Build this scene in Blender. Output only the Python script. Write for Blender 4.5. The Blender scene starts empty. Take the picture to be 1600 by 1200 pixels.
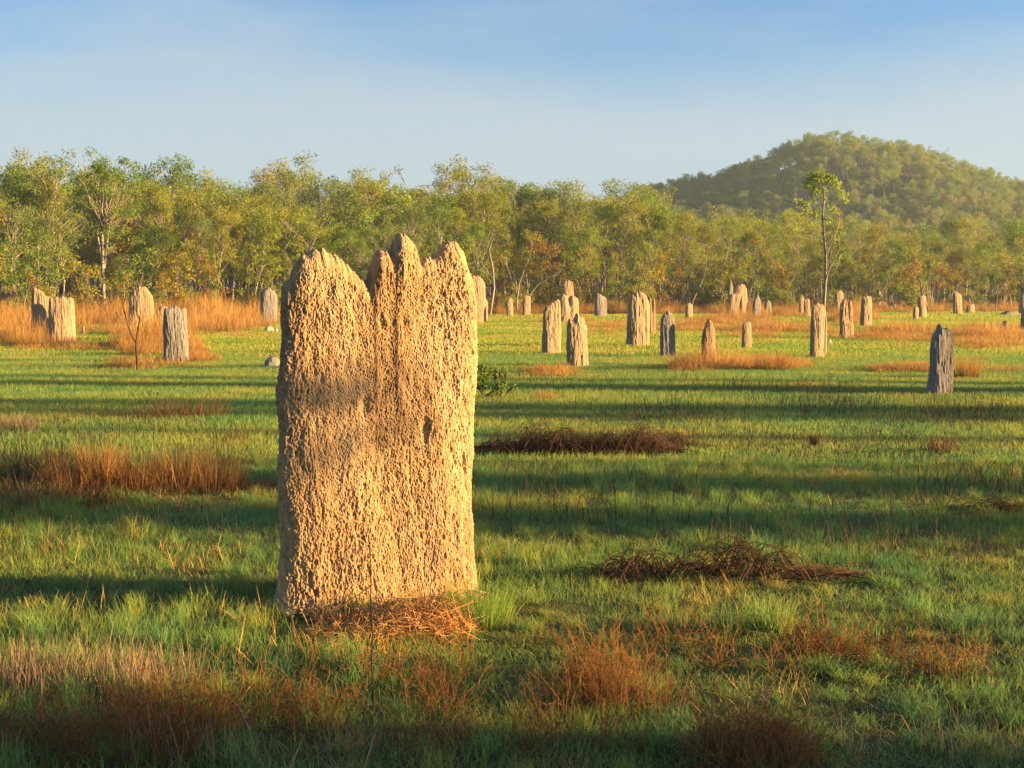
import bpy, math, random
import numpy as np
from mathutils import Vector

# ------------------------------------------------------------------ camera, sky, sun, exposure
SC = bpy.context.scene
COL = SC.collection
R = math.radians
CAM_H = 1.7
PITCH = math.atan(150 / 2222.0)
cam = bpy.data.cameras.new('camera')
cam.lens = 50
cam.sensor_width = 36
cam.clip_start = 0.1
cam.clip_end = 4000
camo = bpy.data.objects.new('camera', cam)
COL.objects.link(camo)
camo.location = (0, 0, CAM_H)
camo.rotation_euler = (math.pi / 2 - PITCH, 0, 0)
SC.camera = camo

SUN_EL, SUN_BACK = 8.8, 5.0          # degrees above the horizon, degrees behind the camera's right
sun_dir = Vector((math.cos(R(SUN_BACK)) * math.cos(R(SUN_EL)),
                  -math.sin(R(SUN_BACK)) * math.cos(R(SUN_EL)), math.sin(R(SUN_EL))))
world = bpy.data.worlds.new("World")
SC.world = world
world.use_nodes = True
wn = world.node_tree
wn.nodes.clear()
sky = wn.nodes.new('ShaderNodeTexSky')
sky.sky_type = 'NISHITA'
sky.sun_disc = False
sky.sun_elevation = R(SUN_EL)
sky.sun_rotation = R(90 + SUN_BACK)
sky.altitude = 50
sky.air_density = 1.0
sky.dust_density = 0.9
sky.ozone_density = 3.0
bg = wn.nodes.new('ShaderNodeBackground')
bg.inputs['Strength'].default_value = 0.057
wo = wn.nodes.new('ShaderNodeOutputWorld')
# a thin veil of high cloud, same all round the sky
tc = wn.nodes.new('ShaderNodeTexCoord')
mp = wn.nodes.new('ShaderNodeMapping')
mp.inputs['Scale'].default_value = (1.0, 1.0, 5.0)
nz = wn.nodes.new('ShaderNodeTexNoise')
nz.inputs['Scale'].default_value = 1.7
nz.inputs['Detail'].default_value = 7
nz.inputs['Roughness'].default_value = 0.55
nz.inputs['Distortion'].default_value = 0.4
rp = wn.nodes.new('ShaderNodeValToRGB')
rp.color_ramp.elements[0].position = 0.45
rp.color_ramp.elements[0].color = (0, 0, 0, 1)
rp.color_ramp.elements[1].position = 0.62
rp.color_ramp.elements[1].color = (0.5, 0.5, 0.5, 1)
mx = wn.nodes.new('ShaderNodeMix')
mx.data_type = 'RGBA'
mx.inputs[7].default_value = (3.25, 3.0, 2.7, 1)
wn.links.new(tc.outputs['Generated'], mp.inputs['Vector'])
wn.links.new(mp.outputs[0], nz.inputs['Vector'])
wn.links.new(nz.outputs['Fac'], rp.inputs[0])
sx = wn.nodes.new('ShaderNodeSeparateXYZ')
wn.links.new(tc.outputs['Generated'], sx.inputs[0])
ed = wn.nodes.new('ShaderNodeMath')          # the veil's upper edge wanders with the cloud
ed.operation = 'MULTIPLY_ADD'
ed.inputs[1].default_value = -0.22
wn.links.new(nz.outputs['Fac'], ed.inputs[0])
wn.links.new(sx.outputs['Z'], ed.inputs[2])
mr = wn.nodes.new('ShaderNodeMapRange')
mr.interpolation_type = 'SMOOTHSTEP'
mr.inputs['From Min'].default_value = -0.03
mr.inputs['From Max'].default_value = 0.085
mr.inputs['To Min'].default_value = 0.80
mr.inputs['To Max'].default_value = 0.0
wn.links.new(ed.outputs[0], mr.inputs['Value'])
mxx = wn.nodes.new('ShaderNodeMath')
mxx.operation = 'MAXIMUM'
wn.links.new(rp.outputs[0], mxx.inputs[0])
wn.links.new(mr.outputs[0], mxx.inputs[1])
wn.links.new(mxx.outputs[0], mx.inputs[0])
wn.links.new(sky.outputs[0], mx.inputs[6])
tint = wn.nodes.new('ShaderNodeMix')          # thin blue morning air: a little less green and red all round
tint.data_type = 'RGBA'
tint.blend_type = 'MULTIPLY'
tint.inputs[0].default_value = 1.0
tint.inputs[7].default_value = (0.61, 0.79, 0.97, 1)
wn.links.new(mx.outputs[2], tint.inputs[6])
wn.links.new(tint.outputs[2], bg.inputs['Color'])
wn.links.new(bg.outputs[0], wo.inputs['Surface'])

sl = bpy.data.lights.new('sun', 'SUN')
sl.energy = 5.0
sl.angle = R(0.5)
sl.color = (1.0, 0.63, 0.26)
so = bpy.data.objects.new('sun', sl)
COL.objects.link(so)
so.rotation_euler = sun_dir.to_track_quat('Z', 'Y').to_euler()

SC.view_settings.view_transform = 'Standard'
SC.view_settings.look = 'None'
SC.view_settings.gamma = 1
SC.view_settings.use_curve_mapping = False
SC.view_settings.exposure = 2.25
SC.render.engine = 'CYCLES'
SC.cycles.use_denoising = True
SC.cycles.denoising_prefilter = 'ACCURATE'
SC.cycles.max_bounces = 6
SC.cycles.diffuse_bounces = 3
SC.cycles.transmission_bounces = 4
SC.cycles.volume_bounces = 1
SC.cycles.sample_clamp_indirect = 6

RNG = np.random.default_rng(7)
random.seed(7)

# ------------------------------------------------------------------ helpers
cp, sp = math.cos(PITCH), math.sin(PITCH)

def ray(px, py):
    """direction of the camera ray through a photo pixel (1600 x 1200)"""
    a, b, c = px - 800, -(py - 600), 2222.0
    return np.array([a, c * cp + b * sp, b * cp - c * sp]) / 2222.0

def ground(px, py, z=0.0):
    d = ray(px, py)
    t = (z - CAM_H) / d[2]
    return np.array([d[0] * t, d[1] * t, z])

def at(px, py, Y):
    d = ray(px, py)
    t = Y / d[1]
    return np.array([d[0] * t, Y, CAM_H + d[2] * t])

_perm = np.random.default_rng(3).permutation(256)
_perm = np.concatenate([_perm, _perm, _perm])
_g = np.random.default_rng(4).normal(size=(256, 3))
_g /= np.linalg.norm(_g, axis=1)[:, None]

def noise3(p):
    """gradient noise on an (n,3) array, about -1..1"""
    i = np.floor(p).astype(np.int64)
    f = p - i
    i &= 255
    u = f * f * f * (f * (f * 6 - 15) + 10)
    out = np.zeros(len(p))
    for dx in (0, 1):
        wx = u[:, 0] if dx else 1 - u[:, 0]
        for dy in (0, 1):
            wy = u[:, 1] if dy else 1 - u[:, 1]
            for dz in (0, 1):
                wz = u[:, 2] if dz else 1 - u[:, 2]
                h = _perm[_perm[_perm[i[:, 0] + dx] + ((i[:, 1] + dy) & 255)] + ((i[:, 2] + dz) & 255)]
                g = _g[h]
                out += wx * wy * wz * (g[:, 0] * (f[:, 0] - dx) + g[:, 1] * (f[:, 1] - dy) + g[:, 2] * (f[:, 2] - dz))
    return out * 1.6

def mesh_np(name, V, F, mat=None, smooth=False, attrs=None):
    """mesh from vertex array and a list of (k,n) face arrays, n = 3 or 4"""
    V = np.asarray(V, np.float32)
    Fs = [np.asarray(f, np.int32) for f in (F if isinstance(F, list) else [F]) if len(f)]
    me = bpy.data.meshes.new(name)
    me.vertices.add(len(V))
    me.vertices.foreach_set('co', V.ravel())
    loops = np.concatenate([f.ravel() for f in Fs])
    cnt = np.concatenate([np.full(len(f), f.shape[1], np.int32) for f in Fs])
    st = np.concatenate([[0], np.cumsum(cnt)[:-1]]).astype(np.int32)
    me.loops.add(len(loops))
    me.loops.foreach_set('vertex_index', loops)
    me.polygons.add(len(cnt))
    me.polygons.foreach_set('loop_start', st)
    me.polygons.foreach_set('loop_total', cnt)
    if smooth:
        me.polygons.foreach_set('use_smooth', np.ones(len(cnt), bool))
    if attrs:
        for k, a in attrs.items():
            at_ = me.attributes.new(k, 'FLOAT', 'POINT')
            at_.data.foreach_set('value', np.asarray(a, np.float32))
    me.update()
    me.validate()
    if mat:
        me.materials.append(mat)
    return me

def link(name, me, parent=None, loc=None, rz=0.0, scale=None, col=None):
    o = bpy.data.objects.new(name, me)
    (col or COL).objects.link(o)
    if parent is not None:
        o.parent = parent
    if loc is not None:
        o.location = loc
    if rz:
        o.rotation_euler = (0, 0, rz)
    if scale is not None:
        o.scale = scale
    return o

def tag(o, label=None, cat=None, group=None, kind=None):
    if label:
        o['label'] = label
    if cat:
        o['category'] = cat
    if group:
        o['group'] = group
    if kind:
        o['kind'] = kind
    return o

def thing(name, label, cat, loc, rz=0.0, group=None, scale=None):
    o = bpy.data.objects.new(name, None)
    COL.objects.link(o)
    o.empty_display_size = 0.2
    o.location = loc
    o.rotation_euler = (0, 0, rz)
    if scale is not None:
        o.scale = scale
    return tag(o, label, cat, group)

class Acc:
    """collects vertices and faces"""
    def __init__(self):
        self.V, self.T, self.Q, self.H, self.n = [], [], [], [], 0
    def add(self, V, T=None, Q=None, h=None):
        V = np.asarray(V, float)
        self.V.append(V)
        if T is not None and len(T):
            self.T.append(np.asarray(T) + self.n)
        if Q is not None and len(Q):
            self.Q.append(np.asarray(Q) + self.n)
        self.H.append(np.zeros(len(V)) if h is None else np.asarray(h))
        self.n += len(V)
    def tube(self, P, rad, sides=5):
        P = np.asarray(P, float)
        n = len(P)
        rad = np.broadcast_to(np.asarray(rad, float), (n,))
        t = np.gradient(P, axis=0)
        t /= np.linalg.norm(t, axis=1)[:, None] + 1e-9
        ref = np.array([0.31, 0.95, 0.05]) if abs(t[0][2]) > 0.5 else np.array([0.05, 0.1, 0.99])
        a = np.cross(t, ref)
        a /= np.linalg.norm(a, axis=1)[:, None] + 1e-9
        b = np.cross(t, a)
        ang = np.linspace(0, 2 * math.pi, sides, endpoint=False)
        V = (P[:, None, :] + rad[:, None, None] * (np.cos(ang)[None, :, None] * a[:, None, :] + np.sin(ang)[None, :, None] * b[:, None, :])).reshape(-1, 3)
        i = np.arange(n - 1)[:, None] * sides
        j = np.arange(sides)[None, :]
        k = (j + 1) % sides
        Q = np.stack([i + j, i + k, i + sides + k, i + sides + j], -1).reshape(-1, 4)
        self.add(V, None, Q, np.repeat(np.linspace(0, 1, n), sides))
    def ribbons(self, base, azim, length, lean, curl, width, segs=3, face=None):
        """many blades at once: arrays of n; each rises and bends over towards azim"""
        n = len(base)
        s = np.linspace(0, 1, segs + 1)
        ang = lean[:, None] + curl[:, None] * s[None, :]          # from the vertical
        dl = length[:, None] / segs
        dz = np.cos(ang) * dl
        dr = np.sin(ang) * dl
        z = np.concatenate([np.zeros((n, 1)), np.cumsum(dz[:, :-1], 1)], 1)
        r = np.concatenate([np.zeros((n, 1)), np.cumsum(dr[:, :-1], 1)], 1)
        ca, sa = np.cos(azim), np.sin(azim)
        f = azim + math.pi / 2 if face is None else face
        cx, sx = np.cos(f), np.sin(f)
        w = width[:, None] * (1 - 0.75 * s[None, :] ** 1.5) * 0.5
        cen = np.stack([base[:, 0, None] + r * ca[:, None], base[:, 1, None] + r * sa[:, None], base[:, 2, None] + z], -1)
        off = np.stack([w * cx[:, None], w * sx[:, None], np.zeros_like(w)], -1)
        V = np.stack([cen - off, cen + off], 2).reshape(-1, 3)
        m = 2 * (segs + 1)
        b0 = (np.arange(n) * m)[:, None]
        k = (np.arange(segs) * 2)[None, :]
        Q = np.stack([b0 + k, b0 + k + 1, b0 + k + 3, b0 + k + 2], -1).reshape(-1, 4)
        self.add(V, None, Q, np.tile(np.repeat(s, 2), n))
    def leaves(self, C, D, S, ln, wd):
        """diamond leaves: centres, long axis, side axis, length and width arrays"""
        n = len(C)
        a = C - D * ln[:, None] * 0.5
        b = C + D * ln[:, None] * 0.5
        m = C - D * ln[:, None] * 0.08
        V = np.stack([a, m - S * wd[:, None] * 0.5, b, m + S * wd[:, None] * 0.5], 1).reshape(-1, 3)
        Q = np.arange(n * 4).reshape(n, 4)
        self.add(V, None, Q)
    def mesh(self, name, mat, smooth=False):
        F = []
        if self.T:
            F.append(np.concatenate(self.T))
        if self.Q:
            F.append(np.concatenate(self.Q))
        return mesh_np(name, np.concatenate(self.V), F, mat, smooth, {'h': np.concatenate(self.H)})

def unit(v):
    return v / (np.linalg.norm(v, axis=-1, keepdims=True) + 1e-9)

# ------------------------------------------------------------------ materials
def new_mat(name):
    m = bpy.data.materials.new(name)
    m.use_nodes = True
    nt = m.node_tree
    nt.nodes.clear()
    out = nt.nodes.new('ShaderNodeOutputMaterial')
    return m, nt, out

def N(nt, t, **kw):
    n = nt.nodes.new(t)
    for k, v in kw.items():
        if k in n.inputs:
            n.inputs[k].default_value = v
        else:
            setattr(n, k, v)
    return n

def ramp(nt, stops, src, interp='LINEAR'):
    r = nt.nodes.new('ShaderNodeValToRGB')
    e = r.color_ramp.elements
    r.color_ramp.interpolation = interp
    while len(e) < len(stops):
        e.new(0.5)
    for i, (p, c) in enumerate(stops):
        e[i].position = p
        e[i].color = (*c, 1) if len(c) == 3 else c
    nt.links.new(src, r.inputs[0])
    return r.outputs[0]

def mixc(nt, fac, a, b, mode='MIX'):
    m = nt.nodes.new('ShaderNodeMix')
    m.data_type = 'RGBA'
    m.blend_type = mode
    for s, v in ((0, fac), (6, a), (7, b)):
        if hasattr(v, 'links') or isinstance(v, bpy.types.NodeSocket):
            nt.links.new(v, m.inputs[s])
        else:
            m.inputs[s].default_value = v if s == 0 else (*v, 1)
    return m.outputs[2]

def noise_fac(nt, scale, detail=3, vec=None, rough=0.5, scl3=None):
    g = nt.nodes.new('ShaderNodeNewGeometry') if vec is None else None
    v = g.outputs['Position'] if g else vec
    if scl3:
        mp = nt.nodes.new('ShaderNodeMapping')
        mp.inputs['Scale'].default_value = scl3
        nt.links.new(v, mp.inputs['Vector'])
        v = mp.outputs[0]
    n = N(nt, 'ShaderNodeTexNoise', Scale=scale, Detail=detail, Roughness=rough)
    nt.links.new(v, n.inputs['Vector'])
    return n.outputs['Fac']

def thin_surface(nt, out, col, transl=0.4, rough=0.55, spec=0.25, tcol=None):
    p = N(nt, 'ShaderNodeBsdfPrincipled', Roughness=rough)
    p.inputs['Specular IOR Level'].default_value = spec
    t = nt.nodes.new('ShaderNodeBsdfTranslucent')
    nt.links.new(col, p.inputs['Base Color'])
    nt.links.new(tcol or col, t.inputs['Color'])
    m = N(nt, 'ShaderNodeMixShader')
    m.inputs[0].default_value = transl
    nt.links.new(p.outputs[0], m.inputs[1])
    nt.links.new(t.outputs[0], m.inputs[2])
    nt.links.new(m.outputs[0], out.inputs['Surface'])

def mat_leaf(name, stops, transl=0.45):
    m, nt, out = new_mat(name)
    oi = nt.nodes.new('ShaderNodeObjectInfo')
    c = ramp(nt, stops, oi.outputs['Random'])
    f = noise_fac(nt, 1.6, 2)
    f2 = ramp(nt, [(0.35, (0.65, 0.72, 0.7)), (0.65, (1.3, 1.2, 0.95))], f)
    c = mixc(nt, 1.0, c, f2, 'MULTIPLY')
    c = mixc(nt, 1.0, c, (2.1, 2.1, 1.85), 'MULTIPLY')
    thin_surface(nt, out, c, transl)
    return m

def mat_grass(name, root, tip_stops, nscale=0.35, transl=0.45, spec=0.1, gain=2.0):
    """blade colour runs from a straw root to the tip; the tip colour drifts over the ground"""
    m, nt, out = new_mat(name)
    a = nt.nodes.new('ShaderNodeAttribute')
    a.attribute_name = 'h'
    oi = nt.nodes.new('ShaderNodeObjectInfo')
    f = noise_fac(nt, nscale, 4, rough=0.65)
    add = N(nt, 'ShaderNodeMath', operation='MULTIPLY_ADD')
    nt.links.new(oi.outputs['Random'], add.inputs[0])
    add.inputs[1].default_value = 0.30
    sub = N(nt, 'ShaderNodeMath', operation='SUBTRACT')
    nt.links.new(f, sub.inputs[0])
    sub.inputs[1].default_value = 0.15
    nt.links.new(sub.outputs[0], add.inputs[2])
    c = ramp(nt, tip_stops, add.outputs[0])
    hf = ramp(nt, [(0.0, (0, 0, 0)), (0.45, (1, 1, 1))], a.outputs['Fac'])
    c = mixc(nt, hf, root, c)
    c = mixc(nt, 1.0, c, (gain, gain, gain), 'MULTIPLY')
    thin_surface(nt, out, c, transl, 0.5, spec)
    return m

def mat_plain(name, stops, scale=6, scl3=None, rough=0.9, bump=0.0, bscale=40):
    m, nt, out = new_mat(name)
    f = noise_fac(nt, scale, 5, scl3=scl3, rough=0.6)
    c = ramp(nt, stops, f)
    p = N(nt, 'ShaderNodeBsdfPrincipled', Roughness=rough)
    p.inputs['Specular IOR Level'].default_value = 0.15
    nt.links.new(c, p.inputs['Base Color'])
    if bump:
        b = N(nt, 'ShaderNodeBump', Strength=bump, Distance=0.02)
        nt.links.new(noise_fac(nt, bscale, 5, scl3=scl3), b.inputs['Height'])
        nt.links.new(b.outputs[0], p.inputs['Normal'])
    nt.links.new(p.outputs[0], out.inputs['Surface'])
    return m

def mat_mound(name, stops, bdist=0.006, bscale=70, stain=(0.20, 0.155, 0.105)):
    m, nt, out = new_mat(name)
    f = noise_fac(nt, 2.2, 6, rough=0.62, scl3=(1, 1, 0.35))
    c = ramp(nt, stops, f)
    f2 = noise_fac(nt, 45, 4, scl3=(1, 1, 0.5))
    s = ramp(nt, [(0.3, (0.72, 0.68, 0.62)), (0.7, (1.18, 1.18, 1.2))], f2)
    c = mixc(nt, 1.0, c, s, 'MULTIPLY')
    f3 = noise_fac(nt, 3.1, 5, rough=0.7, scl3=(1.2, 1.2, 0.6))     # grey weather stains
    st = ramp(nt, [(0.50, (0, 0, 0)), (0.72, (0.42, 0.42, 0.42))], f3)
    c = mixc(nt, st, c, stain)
    p = N(nt, 'ShaderNodeBsdfPrincipled', Roughness=0.95)
    p.inputs['Specular IOR Level'].default_value = 0.1
    nt.links.new(c, p.inputs['Base Color'])
    b = N(nt, 'ShaderNodeBump', Strength=1.0, Distance=bdist)
    nt.links.new(noise_fac(nt, bscale, 6, rough=0.7, scl3=(1, 1, 0.55)), b.inputs['Height'])
    nt.links.new(b.outputs[0], p.inputs['Normal'])
    nt.links.new(p.outputs[0], out.inputs['Surface'])
    return m

M = {}
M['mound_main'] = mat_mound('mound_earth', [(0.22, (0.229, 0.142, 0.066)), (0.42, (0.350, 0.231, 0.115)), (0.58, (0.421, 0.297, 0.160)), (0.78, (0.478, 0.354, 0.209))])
M['mound_far'] = mat_mound('mound_pale_earth', [(0.25, (0.222, 0.168, 0.103)), (0.5, (0.298, 0.228, 0.140)), (0.75, (0.364, 0.293, 0.192))], 0.02, 16)
M['mound_grey'] = mat_mound('mound_grey_earth', [(0.25, (0.143, 0.136, 0.123)), (0.5, (0.204, 0.192, 0.171)), (0.75, (0.250, 0.236, 0.210))], 0.02, 16)
M['mound_brown'] = mat_mound('mound_brown_earth', [(0.25, (0.178, 0.119, 0.064)), (0.5, (0.246, 0.168, 0.096)), (0.75, (0.306, 0.222, 0.128))], 0.02, 16)
M['mound_pink'] = mat_mound('mound_pink_earth', [(0.25, (0.252, 0.161, 0.103)), (0.5, (0.320, 0.207, 0.135)), (0.75, (0.372, 0.257, 0.166))], 0.02, 16)
M['rock'] = mat_mound('pale_rock_face', [(0.25, (0.267, 0.266, 0.252)), (0.75, (0.370, 0.378, 0.369))], 0.02, 12)
M['leaf_olive'] = mat_leaf('leaf_olive', [(0.0, (0.090, 0.115, 0.016)), (0.5, (0.120, 0.135, 0.018)), (1.0, (0.150, 0.140, 0.020))])
M['leaf_green'] = mat_leaf('leaf_green', [(0.0, (0.060, 0.105, 0.016)), (0.5, (0.090, 0.135, 0.018)), (1.0, (0.125, 0.155, 0.018))])
M['leaf_grey'] = mat_leaf('leaf_greygreen', [(0.0, (0.080, 0.115, 0.036)), (1.0, (0.120, 0.140, 0.038))])
M['leaf_rust'] = mat_leaf('leaf_rust', [(0.0, (0.120, 0.110, 0.014)), (0.5, (0.150, 0.115, 0.016)), (1.0, (0.170, 0.105, 0.020))])
M['leaf_lime'] = mat_leaf('leaf_lime', [(0.0, (0.110, 0.170, 0.028)), (1.0, (0.150, 0.190, 0.035))])
M['bark_pale'] = mat_plain('bark_pale', [(0.3, (0.17, 0.135, 0.105)), (0.6, (0.29, 0.25, 0.205)), (0.8, (0.37, 0.335, 0.285))], 5, (1, 1, 0.3))
M['bark_brown'] = mat_plain('bark_brown', [(0.3, (0.13, 0.095, 0.07)), (0.7, (0.27, 0.21, 0.16))], 6, (1, 1, 0.3))
M['bark_dark'] = mat_plain('bark_dark', [(0.3, (0.035, 0.022, 0.018)), (0.7, (0.09, 0.055, 0.04))], 9, (1, 1, 0.3))
M['char'] = mat_plain('burnt_stalk', [(0.3, (0.030, 0.023, 0.017)), (0.7, (0.095, 0.066, 0.044))], 9)
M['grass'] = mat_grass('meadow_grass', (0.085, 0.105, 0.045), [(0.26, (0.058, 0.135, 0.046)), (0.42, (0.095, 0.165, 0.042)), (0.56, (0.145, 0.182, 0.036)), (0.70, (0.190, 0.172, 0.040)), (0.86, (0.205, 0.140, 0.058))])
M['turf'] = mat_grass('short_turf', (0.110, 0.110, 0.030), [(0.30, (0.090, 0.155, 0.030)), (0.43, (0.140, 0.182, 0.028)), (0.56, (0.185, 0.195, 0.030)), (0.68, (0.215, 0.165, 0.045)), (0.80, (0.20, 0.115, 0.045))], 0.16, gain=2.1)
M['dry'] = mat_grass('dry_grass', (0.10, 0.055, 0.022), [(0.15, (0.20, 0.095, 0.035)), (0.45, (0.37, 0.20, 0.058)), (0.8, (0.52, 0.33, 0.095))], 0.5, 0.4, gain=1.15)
M['straw'] = mat_grass('straw', (0.44, 0.23, 0.08), [(0.2, (0.34, 0.165, 0.055)), (0.5, (0.46, 0.25, 0.085)), (0.8, (0.55, 0.35, 0.15))], 9.0, 0.25, gain=1.45)
M['dead'] = mat_grass('dead_grass', (0.045, 0.028, 0.018), [(0.2, (0.060, 0.034, 0.020)), (0.5, (0.110, 0.060, 0.030)), (0.85, (0.20, 0.105, 0.045))], 2.0, 0.2, gain=1.15)
M['rust'] = mat_grass('rusty_stems', (0.13, 0.065, 0.030), [(0.2, (0.20, 0.085, 0.030)), (0.5, (0.31, 0.155, 0.050)), (0.8, (0.42, 0.25, 0.09))], 3.0, gain=1.15)
M['seed'] = mat_grass('seed_heads', (0.10, 0.12, 0.03), [(0.2, (0.23, 0.155, 0.085)), (0.6, (0.32, 0.22, 0.13)), (0.9, (0.38, 0.28, 0.18))], 3.0, gain=1.1)
# soil and its thatch
m, nt, out = new_mat('soil')
f = noise_fac(nt, 0.5, 8, rough=0.7)
c1 = ramp(nt, [(0.3, (0.045, 0.060, 0.022)), (0.5, (0.075, 0.080, 0.030)), (0.65, (0.085, 0.062, 0.030)), (0.8, (0.11, 0.08, 0.045))], f)
f2 = noise_fac(nt, 30, 6, rough=0.7)
c2 = ramp(nt, [(0.3, (0.6, 0.6, 0.6)), (0.7, (1.35, 1.3, 1.2))], f2)
p = N(nt, 'ShaderNodeBsdfPrincipled', Roughness=0.95)
p.inputs['Specular IOR Level'].default_value = 0.1
nt.links.new(mixc(nt, 1.0, c1, c2, 'MULTIPLY'), p.inputs['Base Color'])
b = N(nt, 'ShaderNodeBump', Strength=0.7, Distance=0.03)
nt.links.new(f2, b.inputs['Height'])
nt.links.new(b.outputs[0], p.inputs['Normal'])
nt.links.new(p.outputs[0], out.inputs['Surface'])
M['soil'] = m

# ------------------------------------------------------------------ ground and hill
def hillh(x, y):
    """height of the wooded hill above the plain"""
    px = np.array([600, 700, 900, 1000, 1100, 1180, 1250, 1300, 1400, 1470, 1560, 1600, 1800, 2000, 2300])
    hz = np.array([0, 2, 15, 23.5, 28, 32.0, 38.0, 38.5, 35.5, 31, 26, 24, 16, 8, 0])
    X = (px - 800) / 2222.0 * 400
    ridge = np.interp(x, X, hz)
    t = np.clip((y - 270) / 130.0, 0, 1)
    back = np.clip((600 - y) / 200.0, 0, 1)
    s = (t * t * (3 - 2 * t)) * (back * back * (3 - 2 * back))
    return ridge * s

def gz(x, y):
    return 0.0

def build_ground():
    xs = np.concatenate([-np.geomspace(900, 12, 40), np.linspace(-11, 11, 90), np.geomspace(12, 900, 40)])
    ys = np.concatenate([[-300, -150, -60, -25, -10, 0], np.linspace(2, 26, 100), np.geomspace(27, 250, 50), np.linspace(258, 640, 60), [760, 1000, 1500]])
    X, Y = np.meshgrid(xs, ys)
    P = np.stack([X.ravel(), Y.ravel(), np.zeros(X.size)], 1)
    near = np.clip(1 - (np.hypot(P[:, 0], P[:, 1]) - 20) / 30, 0, 1)
    P[:, 2] = near * (noise3(P * [0.9, 0.9, 1] + 5) * 0.025 + noise3(P * [3.1, 3.1, 1]) * 0.012) - 0.012
    fld = P.copy()
    fld[:, 2] += hillh(P[:, 0], P[:, 1]) + (hillh(P[:, 0], P[:, 1]) > 1) * noise3(P * [0.03, 0.03, 1]) * 3
    ny, nx = X.shape
    i = np.arange(ny - 1)[:, None] * nx + np.arange(nx - 1)[None, :]
    Q = np.stack([i, i + 1, i + nx + 1, i + nx], -1).reshape(-1, 4)
    # the plain and the hill are two pieces of the setting
    hy = (fld[Q].mean(1)[:, 1] > 262) & (fld[Q].mean(1)[:, 1] < 640) & (np.abs(fld[Q].mean(1)[:, 0] - 80) < 330)
    g = link('ground', mesh_np('ground', fld, Q[~hy], M['soil'], True))
    tag(g, kind='structure')
    h = link('hill', mesh_np('hill', fld, Q[hy], M['soil'], True))
    tag(h, kind='structure')
build_ground()

# ------------------------------------------------------------------ instancing for what nobody could count
def scatter(name, pts, rot, scl, idx, sources, label):
    """one stuff object: source meshes set on points"""
    pts = np.asarray(pts, np.float32)
    me = bpy.data.meshes.new(name)
    me.vertices.add(len(pts))
    me.vertices.foreach_set('co', pts.ravel())
    for k, a, t in (('rot', rot, 'FLOAT_VECTOR'), ('scl', scl, 'FLOAT_VECTOR')):
        x = me.attributes.new(k, t, 'POINT')
        x.data.foreach_set('vector', np.asarray(a, np.float32).ravel())
    x = me.attributes.new('idx', 'INT', 'POINT')
    x.data.foreach_set('value', np.asarray(idx, np.int32))
    o = link(name, me)
    tag(o, label, kind='stuff')
    col = bpy.data.collections.new(name + '_sources')
    for i, s in enumerate(sources):
        so_ = bpy.data.objects.new('%s_source_%02d' % (name, i), s)
        col.objects.link(so_)
    ng = bpy.data.node_groups.new(name, 'GeometryNodeTree')
    ng.interface.new_socket('Geometry', in_out='INPUT', socket_type='NodeSocketGeometry')
    ng.interface.new_socket('Geometry', in_out='OUTPUT', socket_type='NodeSocketGeometry')
    gi = ng.nodes.new('NodeGroupInput')
    go = ng.nodes.new('NodeGroupOutput')
    ci = ng.nodes.new('GeometryNodeCollectionInfo')
    ci.inputs['Collection'].default_value = col
    ci.inputs['Separate Children'].default_value = True
    ci.inputs['Reset Children'].default_value = True
    ip = ng.nodes.new('GeometryNodeInstanceOnPoints')
    ip.inputs['Pick Instance'].default_value = True
    def attr(nm, dt):
        n = ng.nodes.new('GeometryNodeInputNamedAttribute')
        n.data_type = dt
        n.inputs['Name'].default_value = nm
        return n.outputs['Attribute']
    e = ng.nodes.new('FunctionNodeEulerToRotation')
    ng.links.new(attr('rot', 'FLOAT_VECTOR'), e.inputs[0])
    ng.links.new(gi.outputs[0], ip.inputs['Points'])
    ng.links.new(ci.outputs[0], ip.inputs['Instance'])
    ng.links.new(attr('idx', 'INT'), ip.inputs['Instance Index'])
    ng.links.new(e.outputs[0], ip.inputs['Rotation'])
    ng.links.new(attr('scl', 'FLOAT_VECTOR'), ip.inputs['Scale'])
    ng.links.new(ip.outputs[0], go.inputs[0])
    md = o.modifiers.new('scatter', 'NODES')
    md.node_group = ng
    return o

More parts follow.
